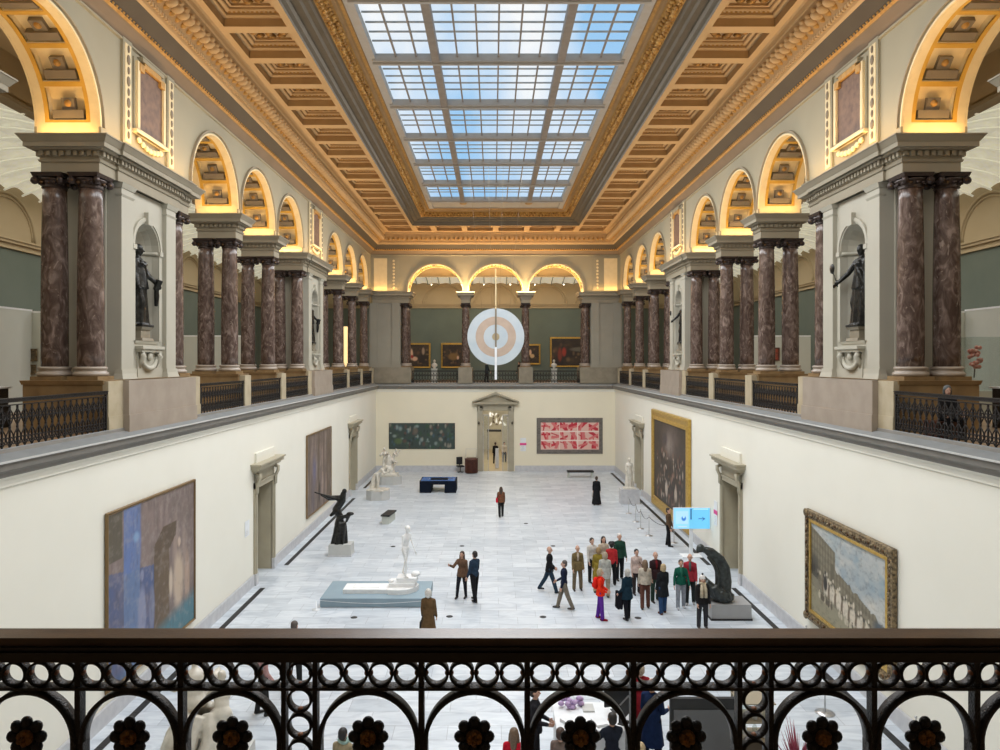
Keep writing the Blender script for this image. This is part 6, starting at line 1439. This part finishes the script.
person('blonde woman in black coat and blue jeans seen from behind', P_(663, 613.5), 200, 1.68, hair=(.50, .38, .22), hairstyle='bob', top=(.012, .016, .022), coat=.32, bottom=(.03, .07, .16), shoes=cloth((.12, .05, .03), 'brown_shoes'))
person('boy in green hooded sweatshirt and grey tracksuit trousers', P_(681, 608.5), -5, 1.68, hair=(.10, .07, .05), top=(.012, .10, .065), coat=.06, bottom=(.30, .32, .36), inner=(.03, .16, .11), arms=((10, 14, 20), (10, 14, 20)), shoes=cloth((.5, .5, .52), 'pale_trainers'))
person('bald man in red jacket behind the boy in green', P_(690, 604), -15, 1.76, hairstyle='bald', hair=(.4, .3, .26), top=(.36, .035, .05), coat=.12, bottom=(.03, .035, .035), inner=(.10, .13, .13), shoes=cloth((.4, .4, .4), 'grey_trainers'))
person('woman in white bobble hat, black coat and beige scarf', P_(702.5, 628), 0, 1.68, hair=(.25, .12, .07), hairstyle='long', top=(.018, .017, .018), coat=.12, bottom=(.035, .035, .04), hat=(.72, .70, .68), scarf=(.50, .42, .30), inner=(.48, .40, .29), legs=((2, 0, .07), (-2, 0, .05)))
person('man in brown sweater and black trousers beside the blue screen', P_(668.5, 546), 60, 1.76, hair=(.03, .02, .02), top=(.10, .06, .035), bottom=(.012, .012, .014))
# seen through and over the foreground railing
person('dark dressed person whose head just shows above the handrail', (-5.2, 18.0), 160, 1.74, hair=(.10, .08, .07), top=(.03, .028, .03), coat=.15, bottom=(.02, .02, .02))
person('person in pink top near the marble group, seen through the rings', (-5.55, 16.6), 120, 1.66, hair=(.50, .36, .32), hairstyle='bob', top=(.45, .26, .25), bottom=(.03, .03, .03))
G2 = 'visitors below the balcony'
person('dark haired person in beige hooded coat with teal scarf, below the railing', (-2.9, 12.9), 165, 1.66, hair=(.015, .012, .012), top=(.33, .27, .17), coat=.4, bottom=(.03, .03, .03), scarf=(.35, .50, .46), group=G2)
person('woman in red coat with long brown hair below the railing', (.20, 12.9), 170, 1.66, hair=(.16, .10, .06), hairstyle='long', top=(.50, .012, .03), coat=.4, bottom=(.02, .02, .02), group=G2)
person('slim man in black suit with hands together by the reception desk', (.66, 14.3), 80, 1.78, hair=(.015, .012, .01), top=(.02, .022, .025), coat=.1, bottom=(.015, .015, .018), arms=((5, 6, 70), (5, 6, 70)), inward=(.4, .4), group=G2)
person('person in grey-brown coat facing the reception desk', (1.05, 12.9), 150, 1.66, hair=(.06, .03, .02), top=(.17, .13, .115), coat=.42, bottom=(.03, .03, .03), group=G2)
person('dark dressed attendant behind the reception desk', (2.05, 13.35), 190, 1.72, hair=(.02, .015, .012), top=(.018, .022, .035), bottom=(.02, .02, .02), arms=((40, 8, 60), (40, 8, 60)), group=G2)
person('blond child in pale top at the reception desk', (2.45, 12.7), 175, 1.50, hair=(.55, .42, .24), hairstyle='bob', top=(.55, .60, .55), bottom=(.1, .1, .12), group=G2)
person('tall bald man in navy coat right of the reception desk', (3.06, 14.5), 150, 1.84, hairstyle='bald', hair=(.5, .36, .3), top=(.012, .025, .075), coat=.5, bottom=(.01, .012, .03), arms=((8, 8, 70), (8, 8, 70)), group=G2)
person('person in dark red coat behind the tall man in navy', (2.98, 15.3), 190, 1.80, hair=(.5, .4, .3), top=(.28, .02, .03), coat=.3, bottom=(.02, .02, .02), group=G2)
# seated woman at the right gallery, and people on the far gallery and beyond the end door
person('woman in black with grey headscarf seated behind the near right gallery railing', (9.62, 15.35), -10, 1.52, hair=(.085, .095, .095), hairstyle='bob', top=(.014, .014, .016), coat=.1, bottom=(.015, .015, .017), z=ZG, legs=((85, 88, .08), (85, 88, .08)), arms=((20, 6, 50), (20, 6, 50)), group=None, head=(12, 0))
m = MB(); m.box((-.3, -.22, .0), (.3, .26, .36), M_WOODR); m.build('stool', None, (9.62, 15.45, ZG), None, 'low wooden stool under the seated woman', 'stool')
person('dark coated visitor on the far gallery left of the disc', (-.7, 56.5), 120, 1.72, top=(.03, .04, .045), coat=.2, bottom=(.02, .02, .02), z=ZG, vox=.03, group=None)
person('visitor in black and white at the far gallery below the disc', (1.9, 56.8), 240, 1.72, top=(.02, .02, .022), inner=(.6, .6, .6), bottom=(.3, .3, .3), z=ZG, vox=.03, group=None)
person('person in black walking beyond the end door', (.0, YL+4), 180, 1.78, top=(.014, .014, .016), bottom=(.014, .014, .016), vox=.03, group='people beyond the end door')
person('person in white shirt beyond the end door', (.72, YL+4.6), 0, 1.72, top=(.62, .52, .42), bottom=(.03, .03, .03), vox=.03, group='people beyond the end door')
plinth(.12, YL+1.6, .28, .28, 1.5, 'slim pale post standing in the end doorway', M_BASEB, base=False)
r = empty('hanging_installation', (.25, YL+8, 3.3), 0, 'pale hanging paper installation beyond the end door', 'artwork'); m = MB(); rr = random.Random(8)
for i in range(26): x, y, z_ = rr.uniform(-.9, .9), rr.uniform(-.6, .6), rr.uniform(-.6, 1.0); m.add([(x, y, z_), (x+rr.uniform(.1, .3), y, z_+rr.uniform(-.1, .3)), (x+rr.uniform(-.1, .2), y+.1, z_+rr.uniform(.2, .5))], [(0, 1, 2)], M_WHITE if i % 3 else M_COVE)
m.build('paper_leaves', r); m = MB(); m.tube([(0, 0, 1.2), (0, 0, 2.7)], .01, M_STEEL, 4); m.build('wire', r)
m = MB(); m.box((-.55, -.3, 2.35), (.65, .3, 2.5), M_BLACK); m.box((-.5, -.25, 0), (-.42, .25, 2.35), M_COVE); m.build('ticket_gate', None, (-.15, YL+6.5, 0), None, 'dark gate frame in the room beyond the end door', 'gate')

# ================================================================== COVE UPLIGHTS on top of the entablatures, and an added far gallery fill
ZL = ZS+.06
def up(loc, size, p, rot=(PI, 0, 0), c=WARM, spread=180): return area('cove_uplight', loc, size, p, c, rot, spread)
for s in (-1, 1):
    for c in PAIRS+[12.55]:
        for t in (-1, 1): up((s*10.17, c+t*.45, ZL), (1.3, .08), WARM_P*.026)
        if c not in PPAIR: up((s*9.22, c, ZL), (.10, 1.0), WARM_P*.008)
    for c in PIERS: up((s*9.18, c, ZL), (.12, 4.6), WARM_P*.07)
    area('cornice_wash', (s*8.95, 28, ZS+.0), (.15, 47), WARM_P*1.2, (1, .68, .38), (0, math.radians(180-s*32), 0))
for c in (-2.28, 2.28):
    for t in (-1, 1): up((c+t*.40, Y1+.7, ZL), (.08, 1.3), WARM_P*.026)
for s in (-1, 1): up((s*6.6, Y1+.7, ZL), (.08, 1.3), WARM_P*.026); up((s*8.2, Y1-.28, ZL), (2.2, .12), WARM_P*.035)
area('cornice_wash', (0, Y1-.5, ZS), (12, .12), WARM_P*1.4, (1, .64, .30), (math.radians(180-30), 0, 0))
area('far_gallery_fill', (0, Y1+2.4, ZS+.1), (16, .2), 260, WARM, (PI, 0, 0))  # added fill, gives the far gallery ceiling its amber glow
